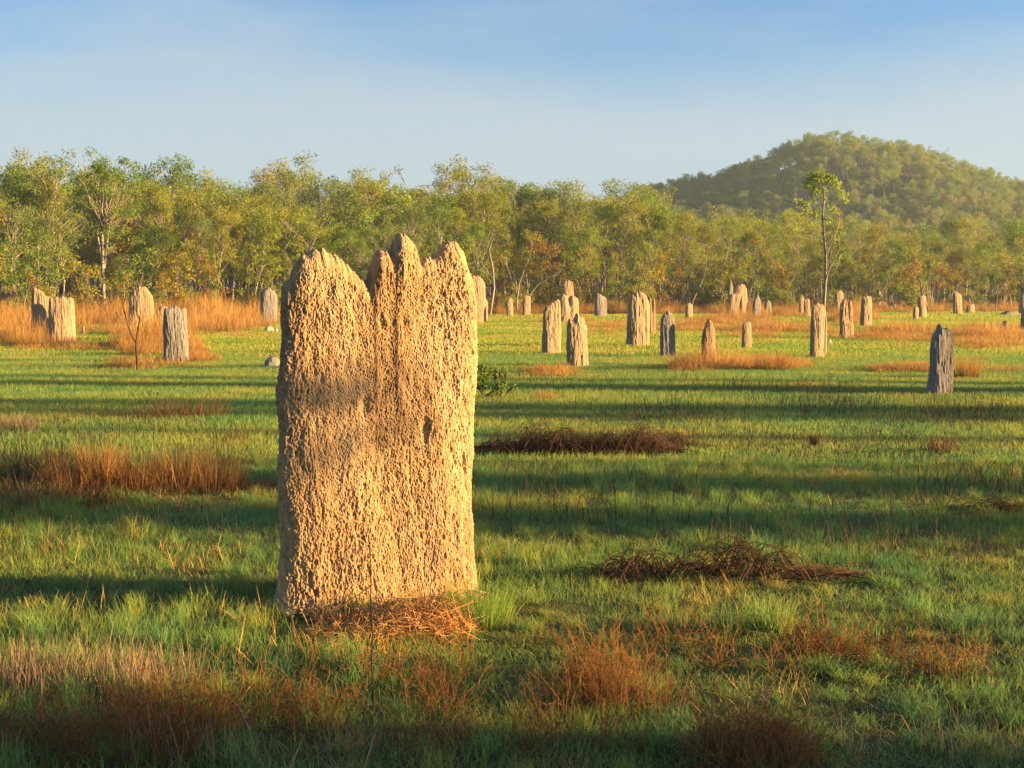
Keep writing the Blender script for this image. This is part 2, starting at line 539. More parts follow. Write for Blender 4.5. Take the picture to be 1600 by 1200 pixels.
# ------------------------------------------------------------------ termite mounds
THETA = R(28)                               # every mound is built along much the same axis
THETA_MAIN = R(25)
def mound_mesh(name, mat, H, El, Er, T0, nu, nv, seed, disp, off=None, zc=None, taper=0.45, n=2.7, topround=14):
    """slab mound. H(s) top height along the slab, El(z)/Er(z) its ends, T0 half thickness at the foot"""
    # even steps round the outline of the slab
    ph = np.linspace(0, 2 * math.pi, 4000)
    cx = np.sign(np.cos(ph)) * np.abs(np.cos(ph)) ** (2 / n)
    cy = np.sign(np.sin(ph)) * np.abs(np.sin(ph)) ** (2 / n)
    w0 = (Er(0.0) - El(0.0)) / 2
    L = np.concatenate([[0], np.cumsum(np.hypot(np.diff(cx) * w0, np.diff(cy) * T0))])
    l = np.linspace(0, L[-1], nu, endpoint=False)
    cx, cy = np.interp(l, L, cx), np.interp(l, L, cy)
    v = np.linspace(0, 1, nv)
    v = 1 - (1 - v) ** 1.25
    CX, Vv = np.meshgrid(cx, v)
    CY, _ = np.meshgrid(cy, v)
    s = (El(0.5) + Er(0.5)) / 2 + (Er(0.5) - El(0.5)) / 2 * CX
    for _ in range(3):
        z = Vv * H(s)
        s = (El(z) + Er(z)) / 2 + (Er(z) - El(z)) / 2 * CX
    z = Vv * (H(s) + 0.06) - 0.06            # foot set a little into the soil
    T = T0 * (1 - taper * Vv) * np.sqrt(np.clip(1 - Vv ** topround, 0, 1))
    y = CY * T
    if off is not None:
        y = y + off(s, z)
    P = np.stack([s, y, z], -1)
    du = np.roll(P, -1, 1) - np.roll(P, 1, 1)
    dv = np.gradient(P, axis=0)
    nr = unit(np.cross(du, dv))
    q = P.reshape(-1, 3)
    d = disp(q, seed).reshape(P.shape[:2])
    d *= np.clip((1 - Vv) * 18, 0.6, 1)
    P = P + nr * d[..., None]
    V = P.reshape(-1, 3)
    i = np.arange(nv - 1)[:, None] * nu
    j = np.arange(nu)[None, :]
    k = (j + 1) % nu
    Q = np.stack([i + j, i + k, i + nu + k, i + nu + j], -1).reshape(-1, 4)
    return mesh_np(name, V, Q, mat, True)

def disp_main(q, seed):
    o = seed * 7.31
    d = noise3(q * [2.6, 2.6, 0.7] + o) * 0.024
    d += noise3(q * [8, 8, 1.8] + o + 3) * 0.008
    d += 0.03 * np.exp(-np.clip(q[:, 2], 0, 9) / 0.07)                  # washed-down earth at the foot
    wob = np.stack([noise3(q * 6 + 11), noise3(q * 6 + 31), noise3(q * 4 + 51)], 1) * 0.03
    d += noise3((q + wob) * [22, 22, 8] + o) * 0.006
    w = q + wob * 0.4
    mod = np.clip(0.72 + noise3(q * [3, 3, 1.3] + o + 21) * 0.9, 0.2, 1.3)
    d += np.maximum(noise3(w * [70, 70, 29] + o + 9), -0.4) * 0.0056 * mod     # crust running downwards
    d += np.abs(noise3(w * [112, 112, 54] + o + 15)) * 0.0068 * mod                      # pellets of earth
    d += noise3(q * [150, 150, 90] + o) * 0.0052
    hole = np.clip(noise3(w * [74, 74, 24] + o + 60) - 0.40, 0, 1)             # little dark holes between them
    d -= hole * 0.050 * mod
    pit = np.clip(noise3(q * [12, 12, 6] + o + 77) - 0.64, 0, 1)
    d -= pit * 0.07
    crk = np.clip(0.05 - np.abs(noise3(q * [7, 7, 0.9] + o + 40)), 0, 1) / 0.05
    d -= crk * 0.005 * mod
    return d

def disp_far(q, seed):
    o = seed * 5.17
    d = noise3(q * [3.2, 3.2, 0.6] + o) * 0.024
    d += noise3(q * [8, 8, 1.0] + o) * 0.018
    g = np.clip(0.13 - np.abs(noise3(q * [7.5, 7.5, 0.6] + o + 9)), 0, 1) / 0.13
    d -= g * 0.020 * np.clip(0.5 + noise3(q * [2, 2, 1.5] + o), 0, 1)   # flutes, deeper here and there
    d += noise3(q * [19, 19, 2.6] + o) * 0.017
    d += noise3(q * [40, 40, 8] + o) * 0.010
    return d

# the nearest mound, its outline read off the photograph and set on its own upright plane
MAIN_C = ground(587, 960, 0.0)
MAIN_C[1] = 7.72
MAIN_C[0] = (587 - 800) / 2222.0 * 7.72
def on_plane(px, py):
    d = ray(px, py)
    t = np.array([math.cos(THETA_MAIN), math.sin(THETA_MAIN)])
    nrm = np.array([-t[1], t[0]])
    k = (MAIN_C[:2] @ nrm) / (d[:2] @ nrm)
    q = d * k
    return (q[:2] - MAIN_C[:2]) @ t, CAM_H + q[2]
top_px = [(436, 452), (441, 447), (446, 440), (454, 433), (464, 405), (475, 397), (486, 391), (497, 390), (502, 385), (510, 394), (525, 399), (537, 412), (550, 422),
          (562, 434), (571, 446), (576, 440), (579, 414), (584, 396), (589, 391), (597, 392), (604, 401), (609, 398), (612, 378), (619, 368),
          (626, 363), (632, 369), (640, 377), (645, 390), (650, 407), (657, 403), (665, 400), (675, 398), (685, 394), (691, 382), (702, 378),
          (712, 381), (721, 397), (727, 416), (733, 432), (738, 450), (742, 456)]
tp = np.array([on_plane(*p_) for p_ in top_px])
le = np.array([on_plane(*p_) for p_ in [(440, 447), (441, 477), (442, 535), (438, 577), (434, 602), (435, 640), (439, 672), (435, 720), (437, 770), (440, 817), (439, 862), (436, 925), (437, 962)]])
re_ = np.array([on_plane(*p_) for p_ in [(738, 452), (740, 515), (741, 590), (739, 640), (738, 700), (733, 745), (736, 830), (739, 875), (736, 905), (737, 925)]])
_js = np.linspace(-1.2, 1.2, 2400)
_jn = noise3(np.stack([_js * 26, _js * 0 + 3.3, _js * 0], 1)) * 0.007 + noise3(np.stack([_js * 60, _js * 0 + 7.7, _js * 0], 1)) * 0.011
mHf = lambda s: np.interp(s, tp[:, 0], tp[:, 1]) + np.interp(s, _js, _jn)
mEl = lambda z: np.interp(z, le[::-1, 1], le[::-1, 0])
mEr = lambda z: np.interp(z, re_[::-1, 1], re_[::-1, 0])
s_notch = on_plane(575, 440)[0]
s_two = on_plane(653, 440)[0]
z_notch = on_plane(575, 446)[1]
def m_off(s, z):
    u = np.clip((z - z_notch + 0.05) / 0.16, 0, 1)
    return u * u * (3 - 2 * u) * (-0.032 / (1 + np.exp(-(s - s_notch) / 0.010)) + 0.025 / (1 + np.exp(-(s - s_two) / 0.03)))
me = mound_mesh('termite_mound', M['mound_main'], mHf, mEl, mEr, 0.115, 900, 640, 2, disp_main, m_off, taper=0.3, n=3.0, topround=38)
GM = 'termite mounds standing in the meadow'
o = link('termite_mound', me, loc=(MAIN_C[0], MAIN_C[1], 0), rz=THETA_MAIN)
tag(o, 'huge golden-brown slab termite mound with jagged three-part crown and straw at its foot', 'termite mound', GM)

def far_mound(x0, x1, top, base, prof, label, mat='mound_far', seed=1, thick=None, lean=0.0, flare=0.0, name='termite_mound', res=1.0, cat='termite mound', group=GM):
    """x0..x1, top and base in photo pixels; prof = (place along the slab 0..1, share of the height)"""
    D = ground(800, base)[1]
    k = 2222.0 / D
    Wp, Hm = (x1 - x0) / k, (base - top) / k
    t = (0.3 * Wp if thick is None else thick)
    c, s_ = math.cos(THETA), math.sin(THETA)
    a2 = max((Wp / 2) ** 2 - (t * s_) ** 2, (0.3 * Wp) ** 2)
    w = math.sqrt(a2) / c
    pr = np.array(prof)
    def H(s):
        u = np.asarray(s, float).ravel() / max(Wp, 0.2)
        j = noise3(np.stack([u * 5 + seed * 3.7, u * 0 + seed, u * 0], 1)) * 0.035 + noise3(np.stack([u * 13 + seed, u * 0 + seed, u * 0], 1)) * 0.02
        return Hm * (np.interp((s + w) / (2 * w), pr[:, 0], pr[:, 1]) + j.reshape(np.shape(s)) * (0 if name == 'pale_rock' else 1))
    fl = lambda z: 1 - 0.05 * np.clip(z / Hm, 0, 1) + flare * np.exp(-np.clip(z, 0, 9) / (0.12 * Hm)) - 0.06 * np.clip(z / Hm - 0.7, 0, 1) / 0.3
    El = lambda z: -w * fl(z) + lean * np.clip(z, 0, 9)
    Er = lambda z: w * fl(z) + lean * np.clip(z, 0, 9)
    amp = min(1.0, Wp / 0.6)
    lean = lean + 0.03 * math.sin(seed * 2.3)
    big = (base - top) > 60
    nu, nv = (150, 110) if big else (84, 60)
    mesh = mound_mesh(name, M[mat], H, El, Er, t, nu, nv, seed, lambda q, sd: disp_far(q / max(amp, 0.4), sd) * amp, taper=0.35, n=2.5)
    p_ = np.array([((x0 + x1) / 2 - 800) / k, D, 0.0])
    o = link(name, mesh, loc=p_, rz=THETA)
    tag(o, label, cat, group)
    return o

FLAT = [(0, .90), (.12, .96), (.3, .97), (.5, 1), (.7, .96), (.85, .97), (1, .91)]
DOME = [(0, .80), (.1, .88), (.25, .94), (.45, 1), (.6, .99), (.8, .94), (1, .82)]
POINT = [(0, .55), (.2, .80), (.35, .93), (.45, 1), (.6, .95), (.8, .86), (1, .70)]
SLOPE = [(0, .98), (.2, 1), (.45, .95), (.7, .88), (.9, .82), (1, .7)]
SLOPER = [(0, .70), (.2, .86), (.5, .93), (.75, .98), (.9, 1), (1, .93)]
PRONG = [(0, .82), (.15, .97), (.3, 1), (.42, .93), (.5, .62), (.57, .62), (.65, .92), (.8, .96), (1, .80)]
CONE = [(0, .12), (.2, .45), (.4, .9), (.5, 1), (.6, .85), (.8, .4), (1, .1)]
LOW = [(0, .35), (.2, .75), (.4, 1), (.6, .95), (.8, .7), (1, .3)]
far_mound(51, 79, 449, 531, SLOPE, 'narrow pale mound with slanting grooves, left of two standing side by side', seed=3)
far_mound(78, 116, 462, 536, FLAT, 'broad cream flat-topped mound, right of two standing side by side', seed=4)
far_mound(126, 135, 508, 524, CONE, 'tiny pale cone of a mound in grass right of the broad cream mound', seed=5)
far_mound(202, 237, 446, 532, DOME, 'tall rounded pale mound behind the leafless dark sapling', seed=6)
far_mound(244, 266, 477, 534, DOME, 'cream mound half hidden behind the grey fluted mound', seed=7)
far_mound(257, 293, 478, 566, FLAT, 'grey fluted flat-topped mound alone on green grass', 'mound_grey', seed=8)
far_mound(407, 432, 450, 506, DOME, 'dull grey mound behind a leafy shrub by the orange grass', 'mound_grey', seed=9)
far_mound(413, 440, 556, 573, LOW, 'small low dome of a mound on the lawn beside the huge mound', 'mound_grey', seed=10, thick=0.14)
far_mound(722, 759, 430, 505, DOME, 'rounded cream mound peeping out behind the edge of the huge mound', seed=11)
far_mound(753, 762, 466, 501, DOME, 'thin mound behind the rounded cream mound at the huge mound', seed=12)
far_mound(791, 802, 465, 495, DOME, 'short pale round-topped mound at the orange grass edge, left of a pair', seed=13)
far_mound(816, 829, 461, 494, FLAT, 'short pale mound under forked bare trunks, right of a pair', seed=14)
far_mound(847, 876, 467, 553, SLOPER, 'cream mound of three fluted columns with a ragged slanting top', seed=15)
far_mound(879, 897, 437, 499, FLAT, 'tall square-topped mound rising above the double mound', seed=16)
far_mound(869, 904, 459, 505, PRONG, 'wide double mound with a cleft, behind two fluted mounds', seed=17)
far_mound(885, 919, 489, 573, [(0, .78), (.1, .88), (.3, .86), (.45, 1), (.6, .94), (.8, .90), (1, .72)], 'furrowed grey-cream mound with a small peak, in front of the double mound', 'mound_far', seed=18)
far_mound(929, 948, 458, 495, SLOPE, 'grey far mound with a dark slanting groove beside a reddish shrub', 'mound_grey', seed=19)
far_mound(1009, 1025, 463, 524, PRONG, 'two-pronged mound tucked behind the tall flared mound', 'mound_brown', seed=21)
far_mound(979, 1014, 455, 541, DOME, 'tall cream column mound with round top and flared foot', seed=20, flare=0.14)
far_mound(1031, 1055, 486, 558, DOME, 'dark shaded mound with only its pale cap in the sun', 'mound_grey', seed=22)
far_mound(1070, 1082, 473, 498, DOME, 'short pale far mound in front of a leaning bare trunk', seed=23)
far_mound(1095, 1120, 498, 572, POINT, 'brown pointed mound wrapped in tall orange grass', 'mound_brown', seed=24)
far_mound(1134, 1159, 455, 497, SLOPER, 'furrowed pale mound in front of the round pinkish mound', seed=25)
far_mound(1144, 1168, 443, 492, DOME, 'tall round-topped pinkish mound near the wood', 'mound_pink', seed=26)
far_mound(1136, 1145, 436, 490, POINT, 'dark narrow spike of a mound behind the pinkish mound', 'mound_grey', seed=27)
far_mound(1159, 1175, 502, 545, FLAT, 'short leaning cream mound alone on grass behind the orange tussocks', seed=28, lean=-0.05)
far_mound(1175, 1189, 459, 497, POINT, 'grey pointed mound right of the round pinkish mound', 'mound_grey', seed=29)
far_mound(1193, 1205, 468, 492, POINT, 'small grey spear-head mound in orange grass', 'mound_grey', seed=30)
far_mound(1247, 1256, 461, 492, DOME, 'thin white mound, left of two slim ones near the lone tree', seed=31)
far_mound(1255, 1266, 466, 496, FLAT, 'slim pale mound touching the mound beside the lone tree', seed=32)
far_mound(1265, 1289, 472, 558.9, FLAT, 'cream block mound standing against the lone slender tree', seed=33, flare=0.05)
far_mound(1302, 1318, 453, 490, DOME, 'pale dome mound behind the mound with two deep grooves', seed=34)
far_mound(1311, 1334, 466, 530, PRONG, 'cleft cream mound with two deep grooves right of the lone tree', seed=35)
far_mound(1343, 1362, 461, 511, FLAT, 'smooth cream mound at the edge of the far lawn', seed=36)
far_mound(1366, 1378, 452, 484, POINT, 'pale pointed mound between trunks at the edge of the wood', seed=37)
far_mound(1387, 1399, 472, 487, POINT, 'small grey mound in shade under the trees', 'mound_grey', seed=38)
far_mound(1425, 1435, 478, 500, DOME, 'short slim mound at the foot of a taller cream mound', seed=39)
far_mound(1432, 1448, 461, 497, FLAT, 'cream mound with a short slim mound at its foot', seed=40)
far_mound(1488, 1504, 455, 492, SLOPE, 'leaning pale mound with a slanting pointed top at the wood edge', seed=41, lean=-0.06)
far_mound(1508, 1523, 475, 490, FLAT, 'low square pale block of a mound beside the leaning pale mound', seed=42)
far_mound(1562, 1579, 501, 516, CONE, 'small dark cone mound on the far lawn', 'mound_grey', seed=43, thick=0.16)
far_mound(1560, 1592, 486, 493, LOW, 'flat dark low heap of earth at the far wood edge', 'mound_grey', seed=44)
far_mound(1590, 1610, 456, 491, DOME, 'pale far mound cut by the edge of view', seed=45)
far_mound(1594, 1612, 480, 518, FLAT, 'cream mound nearer at the edge of view beside the dark cone', seed=46)
far_mound(1450, 1491, 507, 615, [(0, .78), (.1, .86), (.22, .92), (.34, .945), (.40, 1), (.47, .955), (.6, .93), (.72, .955), (.8, .95), (.9, .90), (1, .80)], 'dark grey mound wholly in shade with a small peak and ribbed face', 'mound_grey', seed=47)
# two pale stones in the grass at the wood edge
far_mound(414, 428, 509, 518, LOW, 'long pale stone lying at the edge of the orange grass', 'rock', seed=51, name='pale_rock', cat='rock', group='pale stones in the grass')
far_mound(429, 435, 512, 519, LOW, 'small pale stone beside the long pale stone', 'rock', seed=52, name='pale_rock', cat='rock', group='pale stones in the grass')
far_mound(1292, 1301, 530, 538, LOW, 'small white stone in grass behind the lone slender tree', 'rock', seed=53, name='pale_rock', cat='rock', group='pale stones in the grass')

# ------------------------------------------------------------------ trees
def polyline(p0, d0, length, n, wob, rng, up=0.0):
    P = [np.array(p0, float)]
    d = np.array(d0, float)
    d /= np.linalg.norm(d)
    for i in range(n):
        d = d + rng.normal(size=3) * wob + np.array([0, 0, up])
        d /= np.linalg.norm(d)
        P.append(P[-1] + d * length / n)
    return np.array(P)

def leaf_blob(acc, centre, rad, n, rng, ln, wd, flat=0.75, droop=0.6):
    dirs = unit(rng.normal(size=(n, 3)))
    r = rad * rng.uniform(0.15, 1.0, n) ** 0.6
    C = centre + dirs * r[:, None] * np.array([1, 1, flat])
    D = unit(rng.normal(size=(n, 3)) + np.array([0, 0, -droop]))
    S = unit(np.cross(D, rng.normal(size=(n, 3))))
    acc.leaves(C, D, S, rng.uniform(0.7, 1.3, n) * ln, rng.uniform(0.7, 1.3, n) * wd)

def make_tree(name, seed, H=10.0, crown_from=0.38, crown_r=2.2, stems=1, limbs=16, trunk_r=0.11, leaf=(0.17, 0.075), blob=(0.30, 0.62), per=42, leafmat='leaf_olive', barkmat='bark_pale', shape='tall', spread=0.12, wob=0.06, twig=True, gappy=0.12):
    rng = np.random.default_rng(seed)
    wood, crown = Acc(), Acc()
    for st in range(stems):
        az = rng.uniform(0, 6.28)
        ln_ = spread * (0.4 if stems == 1 else 1.0) * rng.uniform(0.5, 1.3)
        d0 = np.array([math.cos(az) * ln_, math.sin(az) * ln_, 1])
        hh = H * (0.90 if st == 0 else rng.uniform(0.65, 0.92))
        P = polyline([math.cos(az) * 0.12 * (stems > 1), math.sin(az) * 0.12 * (stems > 1), -0.1], d0, hh, 12, wob, rng, 0.03)
        tr = trunk_r * (1.0 if st == 0 else rng.uniform(0.55, 0.85))
        wood.tube(P, tr * np.linspace(1.12, 0.16, 13) ** 1.0, 6)
        nl = max(4, limbs // stems)
        for i in range(nl):
            f = crown_from + (1 - crown_from) * (i + rng.uniform(0, 0.8)) / nl
            f = min(f, 0.985)
            k = f * 12
            a = int(k)
            p = P[a] + (P[min(a + 1, 12)] - P[a]) * (k - a)
            u = (f - crown_from) / (1 - crown_from)
            if shape == 'tall':
                rr = crown_r * (0.62 + 0.75 * u - 0.82 * u ** 3)
            elif shape == 'umbrella':
                rr = crown_r * (0.35 + 0.75 * u)
            else:
                rr = crown_r * (1.05 - 0.55 * u)
            rr *= rng.uniform(0.55, 1.15)
            az2 = i * 2.4 + rng.uniform(-0.6, 0.6)
            rise = rng.uniform(0.45, 1.25) + 0.8 * u
            d = np.array([math.cos(az2), math.sin(az2), rise])
            B = polyline(p, d, rr * 1.25, 5, 0.13, rng, 0.04)
            wood.tube(B, np.linspace(tr * (0.55 - 0.3 * u), 0.012, 6), 4)
            ends = [B[-1]]
            for j in range(rng.integers(2, 4)):
                q = B[rng.integers(2, 5)]
                d2 = unit(B[-1] - B[0]) + rng.normal(size=3) * 0.55
                tw = polyline(q, d2, rr * rng.uniform(0.35, 0.65), 3, 0.15, rng, 0.05)
                if twig:
                    wood.tube(tw, np.linspace(0.018, 0.006, 4), 3)
                ends.append(tw[-1])
            for e_ in ends:
                if rng.uniform() < gappy:
                    continue
                b_ = rng.uniform(*blob) * (0.75 + 0.5 * crown_r / 2.2)
                leaf_blob(crown, e_, b_, int(per * (b_ / 0.45) ** 1.6), rng, leaf[0], leaf[1])
    return wood.mesh(name + '_trunk', M[barkmat], True), crown.mesh(name + '_crown', M[leafmat])

KINDS = {}
def kind(key, words, cat, name, **kw):
    KINDS.setdefault(key, dict(words=words, cat=cat, name=name, meshes=[]))
    KINDS[key]['meshes'].append(make_tree(name, **kw))
for sd in (11, 12, 13):
    kind('tall_olive', 'olive-green pale-trunked eucalypt', 'tree', 'eucalypt_tree', seed=sd, H=10, crown_from=0.42, crown_r=2.2, limbs=22, per=44, blob=(0.30, 0.62), gappy=0.10, leaf=(0.15, 0.068), leafmat='leaf_olive')
for sd in (21, 22):
    kind('tall_grey', 'open grey-green eucalypt', 'tree', 'eucalypt_tree', seed=sd, H=10, crown_from=0.46, crown_r=2.4, limbs=20, per=42, blob=(0.30, 0.6), leaf=(0.15, 0.068), leafmat='leaf_grey', gappy=0.15, wob=0.08)
for sd in (31, 32):
    kind('green', 'full round-crowned green eucalypt', 'tree', 'eucalypt_tree', seed=sd, H=9, crown_from=0.36, crown_r=2.4, limbs=22, per=46, leafmat='leaf_green', shape='tall')
for sd in (41, 42):
    kind('rust', 'rusty-leaved several-stemmed tree', 'tree', 'woodland_tree', seed=sd, H=6.5, crown_from=0.40, crown_r=1.6, stems=3, limbs=18, per=34, gappy=0.2, leafmat='leaf_rust', barkmat='bark_brown', trunk_r=0.07, shape='round')
for sd in (51,):
    kind('lime', 'bright lime-green tree', 'tree', 'woodland_tree', seed=sd, H=6.0, crown_from=0.3, crown_r=1.6, limbs=16, leafmat='leaf_lime', trunk_r=0.06)
for sd in (61, 62):
    kind('bare', 'sparse tree with crooked limbs', 'tree', 'woodland_tree', seed=sd, H=8, crown_from=0.30, crown_r=2.6, stems=2, limbs=14, leafmat='leaf_olive', gappy=0.5, wob=0.14, spread=0.3, trunk_r=0.09, shape='umbrella')
for sd in (71, 72, 73):
    kind('sapling', 'slim leafy sapling', 'sapling', 'sapling', seed=sd, H=3.6, crown_from=0.18, crown_r=0.85, stems=2, limbs=14, leafmat='leaf_rust' if sd == 71 else ('leaf_green' if sd == 72 else 'leaf_olive'), barkmat='bark_brown', trunk_r=0.04, blob=(0.22, 0.42), leaf=(0.13, 0.06), per=40)
for sd in (81, 82):
    kind('shrub', 'low bushy green shrub', 'shrub', 'shrub', seed=sd, H=1.7, crown_from=0.08, crown_r=0.75, stems=4, limbs=20, leafmat='leaf_green' if sd == 81 else 'leaf_olive', barkmat='bark_brown', trunk_r=0.025, blob=(0.20, 0.36), leaf=(0.11, 0.055), per=36, spread=0.5, shape='round')

SECT = [(125, 'behind the two side-by-side pale mounds'), (240, 'around the tallest clustered pale trunks'), (340, 'behind the grey fluted mound'),
        (442, 'between the grey fluted and huge mounds'), (590, 'behind the rounded shoulder of the huge mound'), (742, 'behind the peaks of the huge mound'), (840, 'over the pair of short pale mounds'),
        (965, 'behind the double mound and its tall neighbour'), (1060, 'behind the tall flared column mound'), (1190, 'behind the round pinkish mound'),
        (1345, 'behind the lone slender tree'), (1460, 'above the smooth cream mound'), (1700, 'above the leaning mound and square block')]
GROUPS = {'tree': 'trees of the wood behind the meadow', 'sapling': 'saplings along the edge of the wood', 'shrub': 'shrubs along the edge of the wood'}
def section(px):
    for x, w in SECT:
        if px < x:
            return w
    return SECT[-1][1]
def place_tree(key, x, y, h, rng, row, wide=1.0):
    K = KINDS[key]
    i = int(rng.integers(len(K['meshes'])))
    tm, cm = K['meshes'][i]
    base_h = {'tall_olive': 10, 'tall_grey': 10, 'green': 9, 'rust': 6.5, 'lime': 6.0, 'bare': 8, 'sapling': 3.6, 'shrub': 1.7}[key]
    s = h / base_h
    px = 800 + x / y * 2222
    t = thing(K['name'], '%s, %s, %s' % (K['words'], row, section(px)), K['cat'], (x, y, float(hillh(x, y))), rng.uniform(0, 6.28), GROUPS[K['cat']], (s * wide, s * wide, s))
    link('trunk', tm, t)
    link('crown', cm, t)
    return t

def edge_y(px):
    """distance of the wood's edge, nearer at the left of the meadow"""
    return float(np.interp(px, [-400, 0, 150, 420, 600, 800, 1100, 1400, 1700, 2200], [66, 72, 80, 86, 92, 96, 99, 104, 108, 114]))
def top_px_y(px):
    return float(np.interp(px, [-300, 0, 60, 130, 170, 250, 300, 350, 420, 480, 560, 660, 750, 850, 900, 960, 1050, 1150, 1250, 1400, 1600, 1900],
                           [255, 262, 232, 250, 245, 250, 272, 252, 262, 262, 268, 262, 264, 276, 292, 285, 300, 318, 330, 338, 338, 338]))
rng = np.random.default_rng(91)
rows = [(0, 6, 'front row', 0.80), (6, 14, 'front row', 1.0), (14, 24, 'middle rows', 1.02), (24, 38, 'middle rows', 1.04), (38, 56, 'back rows', 1.05)]
nt_ = 0
for a, b_, row, hf in rows:
    n = {0: 50, 6: 56, 14: 58, 24: 60, 38: 64}[a]
    for i in range(n):
        px = -60 + 1720 * (i + rng.uniform(0.1, 0.9)) / n
        y = edge_y(px) + rng.uniform(a, b_)
        x = (px - 800) / 2222.0 * y
        full = (450 - top_px_y(px)) / 2222.0 * y + CAM_H
        h = full * hf * 0.91 * rng.uniform(0.72, 1.03) * (1.07 if rng.uniform() < 0.14 else 1.0)
        r_ = rng.uniform()
        if a == 0:
            key = 'rust' if r_ < 0.20 else 'bare' if r_ < 0.42 else 'tall_olive' if r_ < 0.64 else 'green' if r_ < 0.8 else 'lime' if r_ < 0.86 else 'tall_grey'
            h *= 0.78 if key in ('rust', 'lime') else 0.95
        else:
            key = 'tall_olive' if r_ < 0.36 else 'tall_grey' if r_ < 0.6 else 'green' if r_ < 0.74 else 'bare' if r_ < 0.84 else 'rust' if r_ < 0.96 else 'lime'
            h *= 0.85 if key in ('rust', 'lime') else 1.0
        if 105 < px < 215 and a < 14:
            h *= 0.6
        place_tree(key, x, y, h, rng, row, rng.uniform(0.85, 1.2))
        nt_ += 1
for i in range(62):
    px = -40 + 1680 * (i + rng.uniform(0, 1)) / 62
    y = edge_y(px) + rng.uniform(-4, 5)
    place_tree('sapling', (px - 800) / 2222.0 * y, y, rng.uniform(2.4, 4.6), rng, 'wood edge', rng.uniform(0.9, 1.3))
for i in range(46):
    px = -40 + 1680 * (i + rng.uniform(0, 1)) / 46
    y = edge_y(px) + rng.uniform(-5, 4)
    place_tree('shrub', (px - 800) / 2222.0 * y, y, rng.uniform(1.1, 2.1), rng, 'wood edge', rng.uniform(0.9, 1.3))

# where a few alike trees of the front share a label, say which one by their order
by = {}
for o_ in list(COL.objects):
    l_ = o_.get('label', '')
    if ', front row,' in l_ or ', wood edge,' in l_:
        by.setdefault(l_, []).append(o_)
NUM = ['', '', 'two', 'three', 'four', 'five', 'six', 'seven', 'eight']
ORD = ['leftmost', 'second', 'third', 'fourth', 'fifth', 'sixth', 'seventh']
for l_, os_ in by.items():
    k_ = len(os_)
    if 1 < k_ <= 8:
        os_.sort(key=lambda q_: q_.location.x / q_.location.y)
        for i_, q_ in enumerate(os_):
            q_['label'] = '%s of %s: %s' % ('rightmost' if i_ == k_ - 1 else ORD[i_], NUM[k_], l_.replace('front row, ', '').replace('wood edge, ', ''))

# trees the photograph shows singly ---------------------------------
def own_tree(name, label, cat, pos, wood, crown, bark, leafm, group=None):
    t = thing(name, label, cat, pos, 0, group)
    link('trunk', wood.mesh('trunk', M[bark], True), t)
    if crown.n:
        link('crown', crown.mesh('crown', M[leafm]), t)
    return t
def local(pts, origin, Y):
    return np.array([at(px, py, Y) - origin for px, py in pts])

# tall eucalypt with clustered pale trunks
rng = np.random.default_rng(5)
g0 = ground(160, 497)
Y0 = g0[1]
wood, crown = Acc(), Acc()
for pts, r in [([(160, 500), (162, 470), (163, 430), (162, 395), (160, 360), (163, 320), (165, 285)], 0.16),
               ([(156, 499), (156, 460), (158, 420), (154, 385), (148, 350), (138, 315), (132, 290)], 0.09),
               ([(163, 420), (166, 390), (172, 355), (184, 320), (198, 290)], 0.08),
               ([(165, 400), (176, 388), (190, 362), (204, 340), (214, 325)], 0.05),
               ([(158, 400), (150, 370), (140, 345), (122, 322), (112, 305)], 0.06),
               ([(154, 500), (150, 480), (155, 440), (158, 415)], 0.05)]:
    P = local(pts, g0, Y0)
    P[:, 1] += np.cumsum(rng.normal(size=len(P)) * 0.12) * (np.arange(len(P)) > 1)
    wood.tube(P, np.linspace(r, r * 0.3, len(P)), 6)
for k in range(95):
    px, py = rng.normal(168, 30), rng.normal(302, 32)
    if ((px - 168) / 66) ** 2 + ((py - 308) / 72) ** 2 > 1:
        continue
    c = at(px, py, Y0) - g0
    c[1] = rng.normal(0, 0.9)
    src = local([(163, 360)], g0, Y0)[0]
    wood.tube(np.array([src + (c - src) * f + rng.normal(size=3) * 0.08 for f in (0.15, 0.45, 0.75, 1)]), [0.035, 0.025, 0.015, 0.008], 3)
    leaf_blob(crown, c, rng.uniform(0.3, 0.6), 85, rng, 0.15, 0.06)
own_tree('eucalypt_tree', 'tallest eucalypt with a cluster of straight pale trunks and broad green crown', 'tree', g0, wood, crown, 'bark_pale', 'leaf_green', GROUPS['tree'])

# lone slender tree beside a mound
g0 = ground(1288, 556)
Y0 = g0[1]
wood, crown = Acc(), Acc()
P = local([(1288, 560), (1289, 530), (1290, 505), (1288, 480), (1290, 455), (1291, 430), (1291, 400), (1288, 370), (1285, 340), (1287, 315), (1286, 290)], g0, Y0)
P[:, 1] += np.sin(np.linspace(0, 4, len(P))) * 0.08
wood.tube(P, np.linspace(0.055, 0.017, len(P)), 7)
tips = []
for pts in [[(1290, 440), (1300, 415), (1308, 390), (1311, 365)], [(1290, 400), (1302, 375), (1308, 350), (1312, 330)], [(1288, 370), (1276, 350), (1262, 335)], [(1286, 345), (1300, 322), (1318, 302)],
            [(1287, 315), (1276, 298), (1264, 286)], [(1286, 300), (1296, 286), (1306, 276)], [(1286, 300), (1284, 285), (1280, 272)], [(1290, 430), (1303, 428), (1316, 400)], [(1289, 385), (1306, 362), (1316, 340)]]:
    B = local(pts, g0, Y0)
    B[1:, 1] += rng.normal(size=len(B) - 1) * 0.15
    wood.tube(B, np.linspace(0.013, 0.005, len(B)), 4)
    for j in range(3):
        tw = polyline(B[-1], unit(B[-1] - B[0]) + rng.normal(size=3) * 0.5, 0.25, 3, 0.2, rng)
        wood.tube(tw, [0.006, 0.005, 0.004, 0.003], 3)
